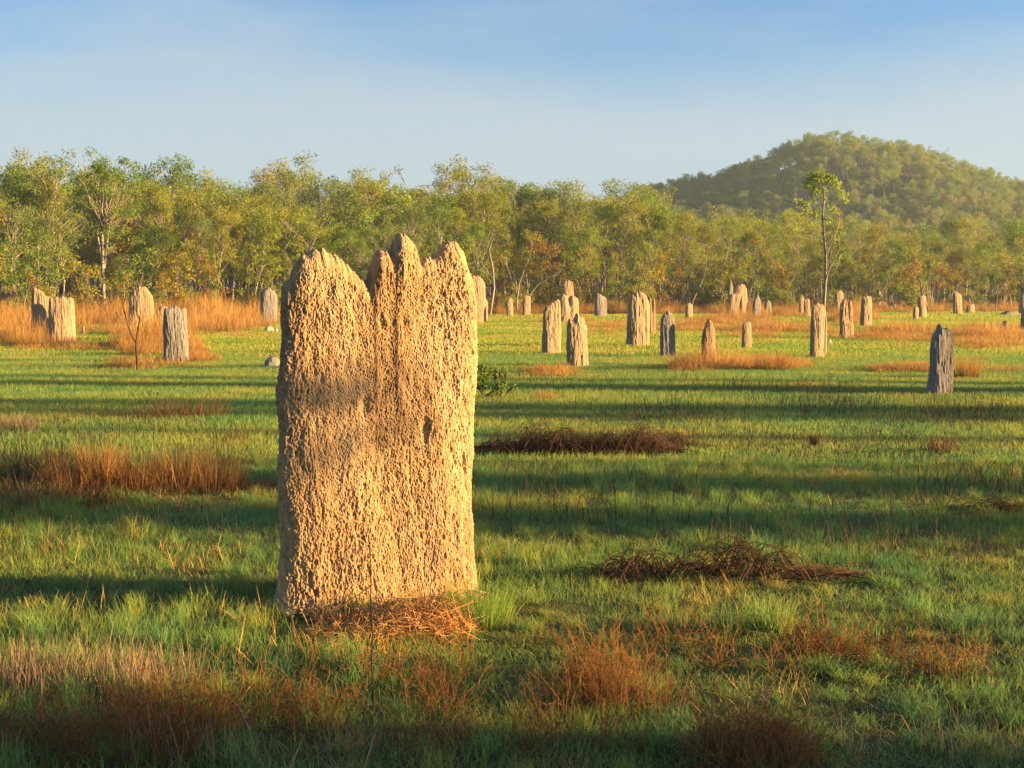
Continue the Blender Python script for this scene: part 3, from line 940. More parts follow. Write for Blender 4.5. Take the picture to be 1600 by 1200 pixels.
for (px, py), r, n in [((1264, 288), .20, 120), ((1272, 278), .22, 150), ((1285, 275), .24, 170), ((1298, 280), .2, 130), ((1306, 288), .15, 70), ((1284, 296), .2, 110), ((1274, 300), .15, 60),
                       ((1318, 304), .16, 60), ((1322, 314), .11, 26), ((1314, 298), .1, 26), ((1258, 318), .12, 26), ((1311, 330), .12, 24), ((1314, 345), .1, 16), ((1312, 362), .14, 30), ((1270, 312), .16, 36), ((1290, 312), .12, 22), ((1318, 398), .12, 14), ((1244, 316), .2, 50), ((1258, 330), .22, 60), ((1276, 334), .2, 44), ((1300, 326), .2, 40), ((1296, 345), .14, 24), ((1306, 375), .13, 20)]:
    c = at(px, py, Y0) - g0
    c[1] += rng.normal(0, 0.12)
    leaf_blob(crown, c, r, n, rng, 0.085, 0.035)
own_tree('slender_tree', 'lone thin crooked tree with a small leafy top, rising in front of the hill', 'tree', g0, wood, crown, 'bark_pale', 'leaf_lime')

# leafless dark sapling in front of a pale mound
g0 = ground(215, 580)
Y0 = g0[1]
wood = Acc()
for pts, r in [([(215, 584), (215, 560), (215, 540), (214, 525), (216, 512), (218, 500), (214, 488), (213, 470)], .028), ([(215, 540), (207, 525), (201, 512), (196, 495), (193, 478), (197, 460), (199, 440)], .014),
               ([(218, 500), (221, 488), (219, 480)], .010), ([(214, 488), (211, 482), (212, 462), (216, 450)], .010), ([(196, 495), (190, 480), (192, 470)], .008), ([(213, 470), (209, 458), (211, 448)], .007), ([(216, 552), (222, 540), (223, 530)], .007)]:
    P = local(pts, g0, Y0)
    P[1:, 1] += rng.normal(size=len(P) - 1) * 0.05
    wood.tube(P, np.linspace(r, max(r * 0.45, .004), len(P)), 5)
own_tree('dead_sapling', 'leafless dark crooked sapling standing before the tall rounded pale mound', 'sapling', g0, wood, Acc(), 'bark_dark', None)

# crooked pale trunks over the short pair of mounds, and a few more leaning ones
def bare_trunk(label, basepx, lines, bark='bark_pale', cl=()):
    g0 = ground(*basepx)
    Y0 = g0[1]
    wood, crown = Acc(), Acc()
    for pts, r in lines:
        P = local(pts, g0, Y0)
        P[1:, 1] += rng.normal(size=len(P) - 1) * 0.12
        wood.tube(P, np.linspace(r, max(r * 0.35, .012), len(P)), 5)
        for j in range(5):
            tw = polyline(P[-1], unit(P[-1] - P[-2]) + rng.normal(size=3) * 0.7, 0.9, 3, 0.15, rng, 0.1)
            wood.tube(tw, [0.02, 0.016, 0.011, 0.006], 3)
            leaf_blob(crown, tw[-1], rng.uniform(.3, .5), 40, rng, 0.15, 0.06)
    return own_tree('woodland_tree', label, 'tree', g0, wood, crown, bark, 'leaf_olive', GROUPS['tree'])
bare_trunk('tree with two crossing pale bare limbs beside the huge mound', (765, 494), [([(765, 496), (772, 450), (770, 420), (764, 390), (770, 375)], .09), ([(768, 465), (752, 440), (742, 410), (736, 392)], .06), ([(770, 440), (762, 425), (752, 410), (768, 370)], .05)])
bare_trunk('forked tree with a long leaning pale limb over the short mounds', (808, 492), [([(808, 494), (808, 465), (812, 440), (824, 410), (832, 385)], .06), ([(808, 465), (800, 440), (792, 415)], .05), ([(822, 490), (828, 460), (842, 443), (862, 432), (880, 420)], .06)])
bare_trunk('tree with a dark trunk leaning over a short pale mound', (1078, 490), [([(1078, 492), (1082, 470), (1092, 452), (1100, 435), (1104, 415)], .07)], 'bark_brown')
bare_trunk('tree with a pale elbowed trunk above the slim paired mounds', (1452, 488), [([(1452, 492), (1446, 470), (1440, 455), (1438, 440), (1428, 425), (1424, 410)], .09), ([(1440, 455), (1450, 435), (1452, 420)], .06), ([(1452, 480), (1458, 455), (1462, 430)], .05)])
bare_trunk('tree with a long leaning pale trunk near the leaning mound', (1555, 488), [([(1555, 490), (1560, 460), (1572, 440), (1582, 420)], .06)])

# woodland further back, on the hill, and the trees to the right of the view that shade the meadow
allm = []
def joined(tm, cm, nm):
    """one source mesh holding trunk and crown with their two materials"""
    me = bpy.data.meshes.new(nm)
    v1 = np.empty(len(tm.vertices) * 3, np.float32); tm.vertices.foreach_get('co', v1)
    v2 = np.empty(len(cm.vertices) * 3, np.float32); cm.vertices.foreach_get('co', v2)
    q1 = np.empty(len(tm.loops), np.int32); tm.loops.foreach_get('vertex_index', q1)
    q2 = np.empty(len(cm.loops), np.int32); cm.loops.foreach_get('vertex_index', q2)
    V = np.concatenate([v1, v2]).reshape(-1, 3)
    Q = np.concatenate([q1, q2 + len(v1) // 3]).reshape(-1, 4)
    me = mesh_np(nm, V, Q)
    me.materials.append(tm.materials[0])
    me.materials.append(cm.materials[0])
    me.polygons.foreach_set('material_index', np.concatenate([np.zeros(len(q1) // 4, np.int32), np.ones(len(q2) // 4, np.int32)]))
    return me
SRC_KEYS = ['tall_olive', 'tall_grey', 'green', 'bare', 'rust']
src = []
for k in SRC_KEYS:
    for i, (tm, cm) in enumerate(KINDS[k]['meshes'][:2]):
        src.append(joined(tm, cm, 'woodland_source'))
src_h = [10, 10, 10, 10, 9, 9, 8, 8, 6.5, 6.5]
rng = np.random.default_rng(17)
pts, sc, ix = [], [], []
for i in range(1500):                       # the wood behind the front rows
    px = rng.uniform(-160, 1760)
    y = edge_y(px) + 56 + 175 * rng.uniform() ** 0.9
    x = (px - 800) / 2222.0 * y
    k = int(rng.choice(10, p=[.16, .16, .14, .14, .1, .1, .05, .05, .05, .05]))
    h = ((450 - top_px_y(px)) / 2222.0 * min(y, 150) + CAM_H) * 0.92 * rng.uniform(0.7, 1.0)
    h = min(h, 13.0)
    pts.append((x, y, float(hillh(x, y)) - 0.1)); sc.append(h / src_h[k]); ix.append(k)
for i in range(4600):                       # the hill
    x = rng.uniform(-45, 230)
    y = rng.uniform(285, 430)
    z = float(hillh(x, y))
    if z < 1.5:
        continue
    k = int(rng.choice(10, p=[.09, .09, .18, .18, .21, .21, .02, .02, 0, 0]))
    pts.append((x, y, z - 0.2)); sc.append(rng.uniform(3.6, 6.6) / src_h[k]); ix.append(k)
n = len(pts)
rot = np.zeros((n, 3)); rot[:, 2] = rng.uniform(0, 6.28, n)
sc = np.array(sc)
scatter('woodland', pts, rot, np.stack([sc * rng.uniform(1, 1.3, n), sc * rng.uniform(1, 1.3, n), sc], 1), ix, src, 'eucalypt wood stretching back and up over the hill')

# shade bands across the meadow: (distance of the band's centre, half width, how many trees deep)
BANDS = [(1.6, 1.3, 5), (3.4, 1.3, 6), (4.65, 0.95, 6), (10.25, 0.85, 4), (12.2, 0.7, 5), (13.5, 0.35, 2), (16.1, 0.4, 2), (18.9, 0.6, 3), (20.1, 0.7, 4), (24.3, 0.85, 4), (26.2, 0.6, 2), (29.6, 0.35, 1)]
tb = math.tan(R(SUN_BACK))
pts, scs, ix = [], [], []
for D, hw, deep in BANDS:
    for j in range(deep):
        L = 42 + 48 * (j + rng.uniform(0, 0.7)) / deep
        k = int(rng.choice([0, 1, 2, 4, 5, 8]))
        natural = [2.0, 2.0, 2.3, 2.3, 2.5, 2.5, 2.6, 2.6, 1.7, 1.7][k]
        h = (L * math.tan(R(SUN_EL))) / 0.62 * rng.uniform(0.95, 1.15)
        w = hw / natural * rng.uniform(0.85, 1.1)
        pts.append((L, D - L * tb + rng.uniform(-0.25, 0.25) * hw, 0)); scs.append((w, w, h / src_h[k])); ix.append(k)
# a sparse young tree whose thin top lays a soft shade on the huge mound
src.append(joined(*make_tree('young_tree', 601, H=4.9, crown_from=0.90, crown_r=0.30, limbs=9, trunk_r=0.012, leaf=(0.06, 0.025), blob=(0.18, 0.30), per=52, twig=True), 'woodland_source'))
src_h.append(4.9)
L = 19.0
pts.append((-1.04 + L, 7.53 - L * tb, 0)); scs.append((1, 1, (1.22 + L * math.tan(R(SUN_EL))) / 4.45)); ix.append(10)
q47 = ground(1471, 612)                       # low trees that keep the dark mound in shade
for L, dy, k in ((13.0, 0.1, 4), (16.0, -0.25, 5), (19.5, 0.15, 4)):
    pts.append((q47[0] + L, q47[1] - L * tb + dy, 0)); scs.append((0.20, 0.20, (1.45 + L * math.tan(R(SUN_EL))) / 8.6)); ix.append(k)
n = len(pts)
rot = np.zeros((n, 3)); rot[:, 2] = rng.uniform(0, 6.28, n)
scatter('woodland', pts, rot, scs, ix, src, 'line of slim eucalypts beside the meadow casting the long shade')

# ------------------------------------------------------------------ grasses
def tuft_mesh(name, seed, n, rad, hgt, wid, mat, lean=0.35, curl=0.9, segs=3, hvar=0.4):
    rng = np.random.default_rng(seed)
    a = Acc()
    r = rad * np.sqrt(rng.uniform(0, 1, n))
    t = rng.uniform(0, 6.283, n)
    base = np.stack([r * np.cos(t), r * np.sin(t), np.full(n, -0.02)], 1)
    az = rng.uniform(0, 6.283, n)
    ln = hgt * rng.uniform(1 - hvar, 1 + hvar, n)
    a.ribbons(base, az, ln, np.abs(rng.normal(0, lean, n)), rng.uniform(0, curl, n), wid * rng.uniform(0.6, 1.3, n), segs, rng.uniform(0, 6.283, n))
    return a.mesh(name, mat)

def strewn(D0, D1, step, rng, jitter=0.5):
    P = []
    y = D0
    while y < D1:
        hwid = 0.41 * y + 1.4
        xs = np.arange(-hwid, hwid, step)
        x = xs + rng.uniform(-jitter, jitter, len(xs)) * step
        P.append(np.stack([x, y + rng.uniform(-jitter, jitter, len(xs)) * step, np.zeros(len(xs))], 1))
        y += step
    return np.concatenate(P)

def lay(name, P, nsrc, sources, label, rng, smin=0.75, smax=1.25, patch=None):
    n = len(P)
    s = rng.uniform(smin, smax, n)
    zf = s.copy()
    if patch is not None:
        zf = zf * patch(P)
    rot = np.zeros((n, 3)); rot[:, 2] = rng.uniform(0, 6.283, n)
    keep = zf > 0.12
    scatter(name, P[keep], rot[keep], np.stack([s, s, zf], 1)[keep], rng.integers(0, nsrc, n)[keep], sources, label)

rng = np.random.default_rng(23)
near = [tuft_mesh('grass', 100 + i, 150, 0.19, 0.064, 0.0032, M['grass'], 0.5, 1.3, 3, 0.6) for i in range(7)]
near += [tuft_mesh('grass', 115, 26, 0.16, 0.11, 0.003, M['straw'], 0.7, 1.0, 3, 0.6)]
near += [tuft_mesh('grass', 120 + i, 110, 0.07, 0.12, 0.0034, M['grass'], 0.45, 0.9) for i in range(2)]
mid = [tuft_mesh('grass', 140 + i, 180, 0.36, 0.066, 0.0065, M['grass'], 0.35, 1.0, 2) for i in range(6)]
far = [tuft_mesh('turf', 160 + i, 190, 0.8, 0.085, 0.022, M['turf'], 0.4, 0.9, 2) for i in range(5)]
vfar = [tuft_mesh('turf', 180 + i, 220, 1.4, 0.09, 0.05, M['turf'], 0.4, 0.9, 1) for i in range(4)]
def clear(P):
    """less grass where straw, mats and heaps lie"""
    f = np.ones(len(P))
    for px, py, rx, ry in [(625, 975, .62, .34), (905, 700, .95, .35), (1005, 902, .28, .15), (1160, 900, .42, .18)]:
        g = ground(px, py)
        f *= np.clip(((P[:, 0] - g[0]) / rx) ** 2 + ((P[:, 1] - g[1]) / ry) ** 2 - 0.35, 0.12, 1)
    g = ground(1330, 1015)                       # a thin, stony patch of bare soil
    f *= np.clip(((P[:, 0] - g[0]) / .95) ** 2 + ((P[:, 1] - g[1]) / .28) ** 2 + 0.6 * noise3(P * 5), 0.3, 1)
    return f
bare = lambda P: clear(P) *  np.clip(0.80 + 0.75 * noise3(P * [0.7, 0.7, 1] + 2.5) + 0.55 * noise3(P * [2.6, 2.6, 1]), 0.15, 1.15)
bare2 = lambda P: clear(P) *  np.clip(1.0 + 0.5 * noise3(P * [0.25, 0.25, 1] + 2.5), 0.4, 1.4)
P = strewn(2.6, 14, 0.15, rng)
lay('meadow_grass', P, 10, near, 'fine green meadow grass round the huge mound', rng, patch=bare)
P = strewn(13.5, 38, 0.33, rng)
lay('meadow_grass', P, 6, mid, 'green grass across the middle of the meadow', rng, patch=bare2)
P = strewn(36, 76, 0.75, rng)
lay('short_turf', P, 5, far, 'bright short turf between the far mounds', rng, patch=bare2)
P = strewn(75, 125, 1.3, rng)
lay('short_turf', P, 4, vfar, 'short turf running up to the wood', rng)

# tall dry grass, orange in the sun: ellipses of it read off the photograph, then the floor of the wood
dry = [tuft_mesh('dry_grass', 200 + i, 70, 0.40, 0.72, 0.013, M['dry'], 0.18, 0.45, 3, 0.6) for i in range(4)]
dlow = [tuft_mesh('dry_grass', 210 + i, 80, 0.5, 0.32, 0.014, M['dry'], 0.4, 0.8, 2, 0.6) for i in range(3)]
rng = np.random.default_rng(29)
P, Z, I = [], [], []
ELL = [(20, 500, 70, 34, 260, 1.0, 0), (60, 535, 60, 8, 60, .6, 0), (230, 500, 140, 24, 300, .95, 0), (330, 502, 110, 16, 260, .95, 0), (240, 540, 50, 14, 120, .75, 0), (300, 548, 18, 6, 30, .5, 0), (120, 545, 70, 6, 70, .5, 1),
       (960, 512, 60, 8, 130, .7, 1), (1090, 510, 60, 9, 130, .8, 1), (1220, 517, 90, 12, 240, .75, 1), (1400, 522, 90, 12, 230, .7, 1), (1545, 528, 75, 16, 250, .8, 1), (1150, 500, 60, 7, 90, .6, 0), (1215, 492, 50, 6, 80, .6, 0),
       (880, 503, 40, 5, 60, .7, 1), (1330, 500, 34, 10, 80, .9, 0), (1200, 572, 90, 7, 160, .55, 1), (1095, 577, 40, 6, 22, .4, 0), (1420, 578, 60, 4, 60, .5, 1), (865, 583, 28, 5, 40, .5, 1), (1560, 580, 40, 4, 40, .5, 1), (300, 560, 30, 5, 40, .5, 1), (230, 570, 80, 8, 60, .4, 1)]
for cx, cy, rx, ry, n, z, k in ELL:
    for _ in range(n):
        t, r = rng.uniform(0, 6.283), rng.uniform() ** 0.62 * 1.18
        P.append(ground(cx + rx * r * math.cos(t), cy + ry * r * math.sin(t)))
        Z.append(z * rng.uniform(0.45, 1.2) * (1.1 - 0.45 * r)); I.append(k * 4 + int(rng.integers(4 if k == 0 else 3)))
for i in range(4200):
    px = rng.uniform(-120, 1720)
    y = edge_y(px) - 7 + 42 * rng.uniform() ** 1.3
    if px < 420:
        y -= rng.uniform(0, 9)
    P.append(((px - 800) / 2222.0 * y, y, 0)); Z.append(rng.uniform(0.45, 1.15) * np.interp(px, [350, 900, 1500], [1, .8, .6])); I.append(int(rng.integers(4)))
P = np.array(P)
Z = np.array(Z) * np.clip(1.0 + 0.9 * noise3(P * [0.35, 0.35, 1] + 8) + 0.35 * noise3(P * [1.3, 1.3, 1]), 0.15, 1.6)
ok = Z > 0.24
P, Z, I = P[ok], Z[ok], np.array(I)[ok]
n = len(P)
rot = np.zeros((n, 3)); rot[:, 2] = rng.uniform(0, 6.283, n)
scatter('dry_grass', P, rot, np.stack([np.clip(Z, .7, 1.3)] * 2 + [Z], 1), I, dry + dlow, 'orange dry spear grass along the wood edge and between far mounds')

# single clumps one could lift away
def clump(name, label, cat, px, py, n, rad, hgt, wid, mat, lean=0.3, curl=0.8, segs=4, seed=0, stretch=(1, 1), group=None):
    rng = np.random.default_rng(seed + int(px) * 3)
    a = Acc()
    r = rad * rng.uniform(0, 1, n) ** 0.6
    t = rng.uniform(0, 6.283, n)
    base = np.stack([r * np.cos(t) * stretch[0], r * np.sin(t) * stretch[1], np.full(n, -0.02)], 1)
    az = t + rng.normal(0, 0.7, n)
    a.ribbons(base, az, hgt * rng.uniform(0.5, 1.2, n), np.abs(rng.normal(0, lean, n)), rng.uniform(0, curl, n), wid * rng.uniform(0.6, 1.3, n), segs, rng.uniform(0, 6.283, n))
    o = link(name, a.mesh(name, M[mat]), loc=ground(px, py))
    return tag(o, label, cat, group)
GT = 'dry grass tussocks in the meadow'
clump('grass_tussock', 'orange dry tussock beside the dark shaded mound', 'grass clump', 1508, 590, 420, 0.28, 0.45, 0.006, 'dry', .2, .5, group=GT)
clump('grass_tussock', 'bright orange dry tussock left of the brown pointed mound', 'grass clump', 1070, 578, 260, 0.26, 0.36, 0.007, 'dry', .22, .5, group=GT)
clump('grass_tussock', 'orange dry tussock with tall stalks right of the brown pointed mound', 'grass clump', 1132, 577, 190, 0.42, 0.5, 0.007, 'dry', .12, .3, group=GT)
clump('grass_tussock', 'rounded orange dry tussock in front of the short leaning mound', 'grass clump', 1205, 579, 420, 0.36, 0.40, 0.007, 'dry', .3, .7, group=GT)
clump('grass_tussock', 'small orange tuft on the lawn before the furrowed mound', 'grass clump', 838, 583, 160, 0.16, 0.16, 0.006, 'dry', .4, .9, group=GT)
clump('grass_tussock', 'brown dry tussock at the foot of the tall rounded pale mound', 'grass clump', 222, 556, 520, 0.55, 0.5, 0.007, 'dry', .25, .6, group=GT)
clump('grass_tussock', 'low brown dry tuft right of the grey fluted mound', 'grass clump', 306, 556, 200, 0.26, 0.26, 0.007, 'rust', .4, .8, group=GT)
for i, (px, py, h, w, lab) in enumerate([(112, 768, .36, .26, 'rusty tussock with a pale broken stalk, beside the dark tangled bush'), (160, 768, .46, .16, 'tallest upright tawny tussock of the shaded row left of the huge mound'), (222, 765, .36, .30, 'wide brown tussock in the middle of the shaded row'),
                                        (280, 764, .42, .24, 'tawny fan-shaped tussock of the shaded row'), (335, 762, .38, .26, 'spreading tussock nearest the huge mound in the shaded row')]):
    clump('grass_tussock', lab, 'grass clump', px, py, 520, w, h, 0.0045, 'rust' if i % 2 == 0 else 'dry', .22, .7, seed=i, group='shaded row of tussocks left of the huge mound')
    clump('grass_tussock', 'dark dead thatch under the ' + ['rusty tussock with a broken stalk', 'tallest tawny tussock', 'wide brown tussock', 'tawny fan-shaped tussock', 'spreading tussock by the huge mound'][i], 'grass clump', px, py + 4, 420, .42, .15, 0.005, 'dead', .6, .9, seed=30 + i, stretch=(1.3, .7), group='dead thatch under the shaded tussocks')
clump('grass_tussock', 'dark thin strip of dead grass running up to the huge mound', 'grass clump', 400, 762, 600, .42, .10, 0.005, 'dead', .7, .9, seed=41, stretch=(1.2, .35))
clump('grass_tussock', 'pale-tipped reddish tussock in shade, left of the small dark bush clump', 'grass clump', 285, 652, 520, .5, .30, 0.006, 'rust', .3, .8, seed=43, stretch=(1.3, .5))
clump('grass_tussock', 'dark strip of dead grass beside the reddish shaded tussock', 'grass clump', 200, 655, 420, .6, .12, 0.006, 'dead', .5, .9, seed=44, stretch=(1.6, .3))
clump('grass_tussock', 'small round dark brown tuft alone on shaded grass', 'grass clump', 364, 690, 160, .09, .14, 0.006, 'dead', .5, .8, seed=45)
clump('grass_tussock', 'small dark upright stub alone in the shaded grass on the open side', 'grass clump', 1272, 697, 120, .05, .15, 0.007, 'dead', .15, .4, seed=46)
clump('grass_tussock', 'small reddish tuft before the leafy weed', 'grass clump', 850, 622, 160, .13, .16, 0.006, 'rust', .5, .8, seed=47)
clump('grass_tussock', 'dark tuft of dead stalks in front of the dark shaded mound', 'grass clump', 1470, 706, 200, .18, .2, 0.006, 'dead', .35, .7, seed=48)
clump('grass_tussock', 'bright green tussock catching the sun beside two straw pieces', 'grass clump', 1205, 985, 420, .10, .19, 0.0042, 'grass', .3, .6, seed=49, group='green tussocks in the meadow')
clump('grass_tussock', 'yellow-green tussock growing at the sunlit foot of the huge mound', 'grass clump', 752, 972, 600, .16, .23, 0.0034, 'turf', .35, .8, seed=50, group='green tussocks in the meadow')
clump('grass_tussock', 'fresh green tussock left of the bright green one', 'grass clump', 1140, 988, 200, .07, .15, 0.004, 'grass', .35, .7, seed=51, group='green tussocks in the meadow')
clump('grass_tussock', 'tall orange-red tussock in the near grass', 'grass clump', 950, 1090, 230, .32, .20, 0.0028, 'rust', .3, .7, seed=52)
clump('grass_tussock', 'thin red-brown stems in the near shade right of the orange-red tussock', 'grass clump', 1175, 1190, 60, .28, .19, 0.0026, 'rust', .35, .9, seed=53)
clump('grass_tussock', 'dark tangled dead bush in the shade, far end of the tussock row', 'grass clump', 40, 788, 1500, .55, .22, 0.0045, 'dead', .6, 1.4, seed=54, stretch=(1.3, .8))
clump('grass_tussock', 'dark dead bush behind the tussock row with thin grey stalks', 'grass clump', 30, 750, 700, .6, .34, 0.0045, 'dead', .3, .8, seed=55)

# leafy weed beside the huge mound
KW = make_tree('weed', 301, H=0.62, crown_from=0.1, crown_r=0.28, stems=5, limbs=26, trunk_r=0.008, leaf=(0.05, 0.024), blob=(0.10, 0.17), per=160, leafmat='leaf_green', barkmat='bark_dark', shape='round', spread=0.5)
g0 = ground(770, 622)
t = thing('leafy_weed', 'dark leafy weed with brown stems beside the huge mound', 'weed', g0)
link('stem', KW[0], t)
link('foliage', KW[1], t)

# fallen heaps of arching dead grass
def heap(label, px, py, wid, dep, hgt, n, mat, seed, thick=0.004, upright=0, flat=2):
    rng = np.random.default_rng(seed)
    a = Acc()
    for i in range(n):
        x0 = rng.normal(0, wid * 0.33) if flat == 2 else rng.uniform(-.5, .5) * wid
        y0 = rng.normal(0, dep * 0.4)
        az = rng.choice([0.0, math.pi]) + rng.normal(0, 0.5)
        ln = rng.uniform(0.3, 1.0) * (wid if flat == 2 else 1.0) * 0.5
        lump = 1.0 if flat == 2 else 0.75 + 0.5 * math.sin(x0 * 5.1 + seed) * math.sin(x0 * 11.3)
        hh = lump * hgt * rng.uniform(0.2, 1.0) * math.exp(-abs(x0 / (wid * 0.45)) ** flat)
        s = np.linspace(0, 1, 7)
        P = np.stack([x0 + np.cos(az) * ln * (s - 0.3), y0 + np.sin(az) * ln * (s - 0.3) + rng.normal(0, 0.012, 7), hh * np.sin(np.clip(s * 1.05 + 0.02, 0, 1) * math.pi) ** 0.7 + rng.uniform(0, 0.02)], 1)
        a.tube(P, thick * rng.uniform(0.5, 1.1) * np.linspace(1, 0.5, 7), 3)
    if upright:
        b_ = np.stack([rng.uniform(-.5, .5, upright) * wid, rng.normal(0, dep * .35, upright), np.full(upright, -.02)], 1)
        k = np.exp(-np.abs(b_[:, 0] / (wid * .5)) ** 6)
        a.ribbons(b_, rng.uniform(0, 6.28, upright), hgt * rng.uniform(.5, 1.4, upright) * k, np.abs(rng.normal(0, .3, upright)), rng.uniform(.3, 1.9, upright), thick * 1.3 * rng.uniform(.5, 1.2, upright), 4)
    o = link('fallen_grass', a.mesh('fallen_grass', M[mat]), loc=ground(px, py))
    return tag(o, label, 'grass heap', 'fallen heaps of dead grass')
heap('long dark mat of flattened dead grass beside the huge mound', 900, 708, 2.15, .36, .29, 600, 'dead', 61, .004, upright=2600, flat=6)
heap('curled end of the long dark grass mat', 1040, 700, .75, .25, .19, 160, 'dead', 62)
heap('dark arching heap of dead grass, left of two on the near meadow', 1000, 905, .62, .20, .20, 110, 'dead', 63)
heap('reddish arching heap of dead grass, right of two on the near meadow', 1160, 903, .95, .22, .23, 150, 'dead', 64)
heap('scattered coppery stalks trailing off the reddish heap', 1290, 902, .6, .2, .06, 50, 'rust', 65, .003)
heap('dark tangle of dead stalks in the open shade at the edge of view', 1570, 800, .9, .3, .10, 120, 'dead', 66)
# straw heaped at the foot of the huge mound
rng = np.random.default_rng(71)
a = Acc()
for i in range(1600):
    f = rng.uniform()
    px = 480 + 260 * f ** 0.75
    c = ground(px, 0 + np.interp(px, [480, 560, 640, 700, 745], [972, 975, 968, 965, 955]) + rng.uniform(-10, 34) * (1 if rng.uniform() < .8 else 1.5))
    hmax = np.interp(px, [480, 560, 600, 640, 680, 710, 740], [0.02, 0.04, 0.07, 0.17, 0.12, 0.19, 0.06]) * rng.uniform(.4, 1)
    z = hmax * rng.uniform(0, 1) ** 1.3
    az = rng.uniform(0, 6.283)
    ln = rng.uniform(0.05, 0.22)
    el = rng.normal(0, 0.5)
    s = np.linspace(-.5, .5, 5)
    bend = rng.normal(0, 0.04)
    P = np.stack([c[0] + np.cos(az) * ln * s * math.cos(el), c[1] + np.sin(az) * ln * s * math.cos(el), np.maximum(z + ln * s * math.sin(el) + bend * (0.25 - s * s) * 2, 0.004)], 1)
    a.tube(P, rng.uniform(.0009, .0022), 3)
og = np.array([*ground(620, 965)[:2], 0])
for v in a.V:
    v -= og
o = link('straw_heap', a.mesh('straw_heap', M['straw']), loc=og)
tag(o, 'orange straw heaped against the foot of the huge mound', 'straw heap')
for px0, py0, px1, py1, h0, lab in [(1170, 991, 1197, 999, .01, 'pale broken reed, left of two lying on bare soil'), (1198, 996, 1214, 1000, .01, 'short pale broken reed, right of two lying on bare soil'), (505, 972, 595, 905, .16, 'long pale straw leaning on the huge mound')]:
    A, B = ground(px0, py0), ground(px1, py1)
    a = Acc()
    if h0 > .1:
        B = at(px1, py1, ground(px0, py0)[1] - 0.05)
    a.tube(np.linspace(A + [0, 0, .015], B + [0, 0, .03 if h0 < .1 else 0], 4) - A, [.0035, .0035, .003, .002], 5)
    tag(link('straw', a.mesh('straw', M['straw']), loc=A), lab, 'straw', 'loose straws')

rng = np.random.default_rng(75)
a = Acc()
ico = np.array([(1, 0, 0), (-1, 0, 0), (0, 1, 0), (0, -1, 0), (0, 0, 1), (0, 0, -1)], float)
icf = np.array([(0, 2, 4), (2, 1, 4), (1, 3, 4), (3, 0, 4), (2, 0, 5), (1, 2, 5), (3, 1, 5), (0, 3, 5)])
tdir = np.array([math.cos(THETA_MAIN), math.sin(THETA_MAIN)])
for i in range(420):
    s_ = rng.uniform(-.58, .58)
    away = 0.10 + abs(rng.normal(0, 0.09))
    c = np.array([*(tdir * s_ + np.array([tdir[1], -tdir[0]]) * away), 0.008])
    r_ = rng.uniform(.004, .020) * (1 if rng.uniform() < .9 else 1.6)
    a.add(c + ico * r_ * rng.uniform(.6, 1.3, (6, 3)) * [1, 1, .75], icf)
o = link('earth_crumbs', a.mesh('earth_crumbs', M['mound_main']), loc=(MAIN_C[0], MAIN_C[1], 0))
tag(o, 'crumbs of earth fallen round the foot of the huge mound', kind='stuff')

# thin dead stems standing in the near grass
def stem(label, pts, r, Y=None, bark='char'):
    g = ground(*pts[0])
    P = local(pts, g, g[1])
    P[0, 2] = -0.02
    a = Acc()
    a.tube(P, np.linspace(r, r * .45, len(P)), 5)
    tag(link('dead_twig', a.mesh('dead_twig', M[bark]), loc=g), label, 'stem', 'dead stems standing in the near grass')
stem('tall straight dark stem in front of the huge mound', [(583, 1130), (584, 1085), (581, 1040), (582, 990), (579, 940), (580, 890), (576, 845)], .004)
stem('dark slanting stem in the near shade, leaning toward the huge mound', [(1130, 1160), (1110, 1110), (1085, 1065), (1070, 1050)], .0032)
stem('thick tawny stalk leaning in the near shade', [(398, 1160), (385, 1130), (372, 1104)], .006, bark='bark_brown')
stem('thin dark stem left of the tall straight dark stem', [(640, 1130), (628, 1080), (618, 1030)], .003)
stem('short dark stem on shaded grass before the tussock row', [(313, 812), (316, 780), (317, 757)], .004)

# burnt stalks standing in the shaded meadow, seeding grass and wiry dead undergrowth near the camera
stk = []
for i in range(4):
    rg = np.random.default_rng(400 + i)
    a = Acc()
    for j in range(6):
        p0 = np.array([rg.normal(0, .28), rg.normal(0, .22), -.02])
        a.tube(polyline(p0, [rg.normal(0, .15), rg.normal(0, .15), 1], rg.uniform(.08, .32), 4, .13, rg), np.linspace(.0036, .0016, 5), 3)
    stk.append(a.mesh('burnt_stalks', M['char']))
rng = np.random.default_rng(81)
P = []
for cx, cy, rx, ry, n in [(1250, 640, 260, 20, 60), (1540, 655, 90, 12, 50), (1330, 632, 60, 8, 26), (1150, 610, 110, 10, 26), (1050, 655, 100, 18, 40), (1300, 610, 60, 8, 25), (1320, 700, 300, 30, 50), (1200, 780, 420, 60, 30), (60, 680, 120, 25, 36), (210, 672, 110, 14, 18), (900, 780, 160, 60, 24), (60, 735, 110, 25, 60), (1530, 760, 80, 25, 30), (130, 580, 90, 10, 22), (1000, 600, 250, 14, 40), (1450, 640, 200, 30, 60), (200, 850, 260, 40, 14), (1300, 870, 300, 30, 30)]:
    for _ in range(n):
        t, r = rng.uniform(0, 6.283), math.sqrt(rng.uniform())
        P.append(ground(cx + rx * r * math.cos(t), cy + ry * r * math.sin(t)))
n = len(P)
rot = np.zeros((n, 3)); rot[:, 2] = rng.uniform(0, 6.283, n)
s = rng.uniform(.6, 1.15, n)
scatter('burnt_stalks', P, rot, np.stack([s] * 3, 1), rng.integers(0, 4, n), stk, 'thin black burnt grass stalks standing in the shaded meadow')

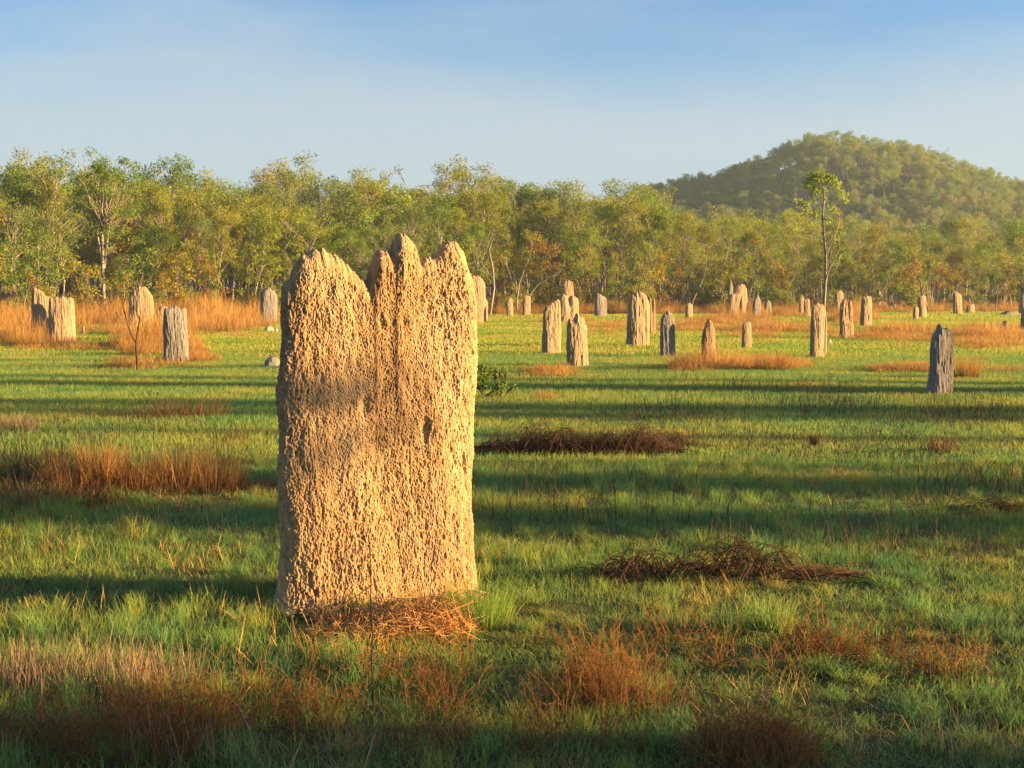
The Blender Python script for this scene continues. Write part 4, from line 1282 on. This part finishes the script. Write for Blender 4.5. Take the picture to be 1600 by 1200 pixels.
seeds = [tuft_mesh('seeding_grass', 420 + i, 20, .13, .18, .0045, M['seed'], .2, .4, 3) for i in range(3)]
rng = np.random.default_rng(83)
P = []
for cx, cy, rx, ry, n in [(60, 1075, 90, 22, 26), (230, 1072, 60, 25, 18), (20, 672, 40, 8, 30), (1560, 1195, 120, 30, 5), (300, 1195, 300, 14, 6), (1250, 1190, 120, 20, 3)]:
    for _ in range(n):
        P.append(ground(cx + rng.uniform(-rx, rx), min(cy + rng.uniform(-ry, ry), 1240)))
n = len(P)
rot = np.zeros((n, 3)); rot[:, 2] = rng.uniform(0, 6.283, n)
s = rng.uniform(.7, 1.1, n)
scatter('seeding_grass', P, rot, np.stack([s] * 3, 1), rng.integers(0, 3, n), seeds, 'pinkish seeding grass in the near sunlit strip')

wiry = []
for i in range(4):
    rg = np.random.default_rng(440 + i)
    a = Acc()
    for j in range(16):
        p0 = np.array([rg.normal(0, .07), rg.normal(0, .07), -.02])
        P1 = polyline(p0, [rg.normal(0, .4), rg.normal(0, .4), 1], rg.uniform(.12, .30), 6, .25, rg)
        a.tube(P1, np.linspace(.0020, .0009, 7), 3)
        for q in range(3):
            a.tube(polyline(P1[rg.integers(2, 6)], rg.normal(size=3), rg.uniform(.03, .09), 3, .3, rg), [.0012, .001, .0009, .0007], 3)
    wiry.append(a.mesh('wiry_stems', M['rust']))
rng = np.random.default_rng(85)
P = []
for cx, cy, rx, ry, n in [(250, 1140, 90, 60, 30), (90, 1180, 120, 40, 24), (420, 1130, 120, 30, 16), (640, 1080, 260, 40, 16), (955, 1075, 75, 40, 22), (1180, 1190, 70, 30, 40), (1300, 1040, 240, 30, 20), (760, 1160, 200, 40, 10), (1000, 1000, 160, 20, 8)]:
    for _ in range(n):
        t, r = rng.uniform(0, 6.283), math.sqrt(rng.uniform())
        P.append(ground(cx + rx * r * math.cos(t), min(cy + ry * r * math.sin(t), 1260)))
n = len(P)
rot = np.zeros((n, 3)); rot[:, 2] = rng.uniform(0, 6.283, n)
s = rng.uniform(.6, 1.1, n)
scatter('wiry_undergrowth', P, rot, np.stack([s] * 3, 1), rng.integers(0, 4, n), wiry, 'wiry rust-brown dead stems tangled in the near grass')

# ------------------------------------------------------------------ air
m, nt, out = new_mat('haze')
v = N(nt, 'ShaderNodeVolumePrincipled')
v.inputs['Color'].default_value = (0.66, 0.83, 1.0, 1)
v.inputs['Density'].default_value = 0.0003
v.inputs['Anisotropy'].default_value = 0.2
nt.links.new(v.outputs[0], out.inputs['Volume'])
x0, x1, y0, y1, z0, z1 = -260, 420, -60, 560, -1.5, 56
V = [(x, y, z) for x in (x0, x1) for y in (y0, y1) for z in (z0, z1)]
me = mesh_np('haze', V, [np.array([(0, 1, 3, 2), (4, 6, 7, 5), (0, 4, 5, 1), (2, 3, 7, 6), (0, 2, 6, 4), (1, 5, 7, 3)])], m)
tag(link('haze', me), 'thin morning haze over the meadow', kind='stuff')
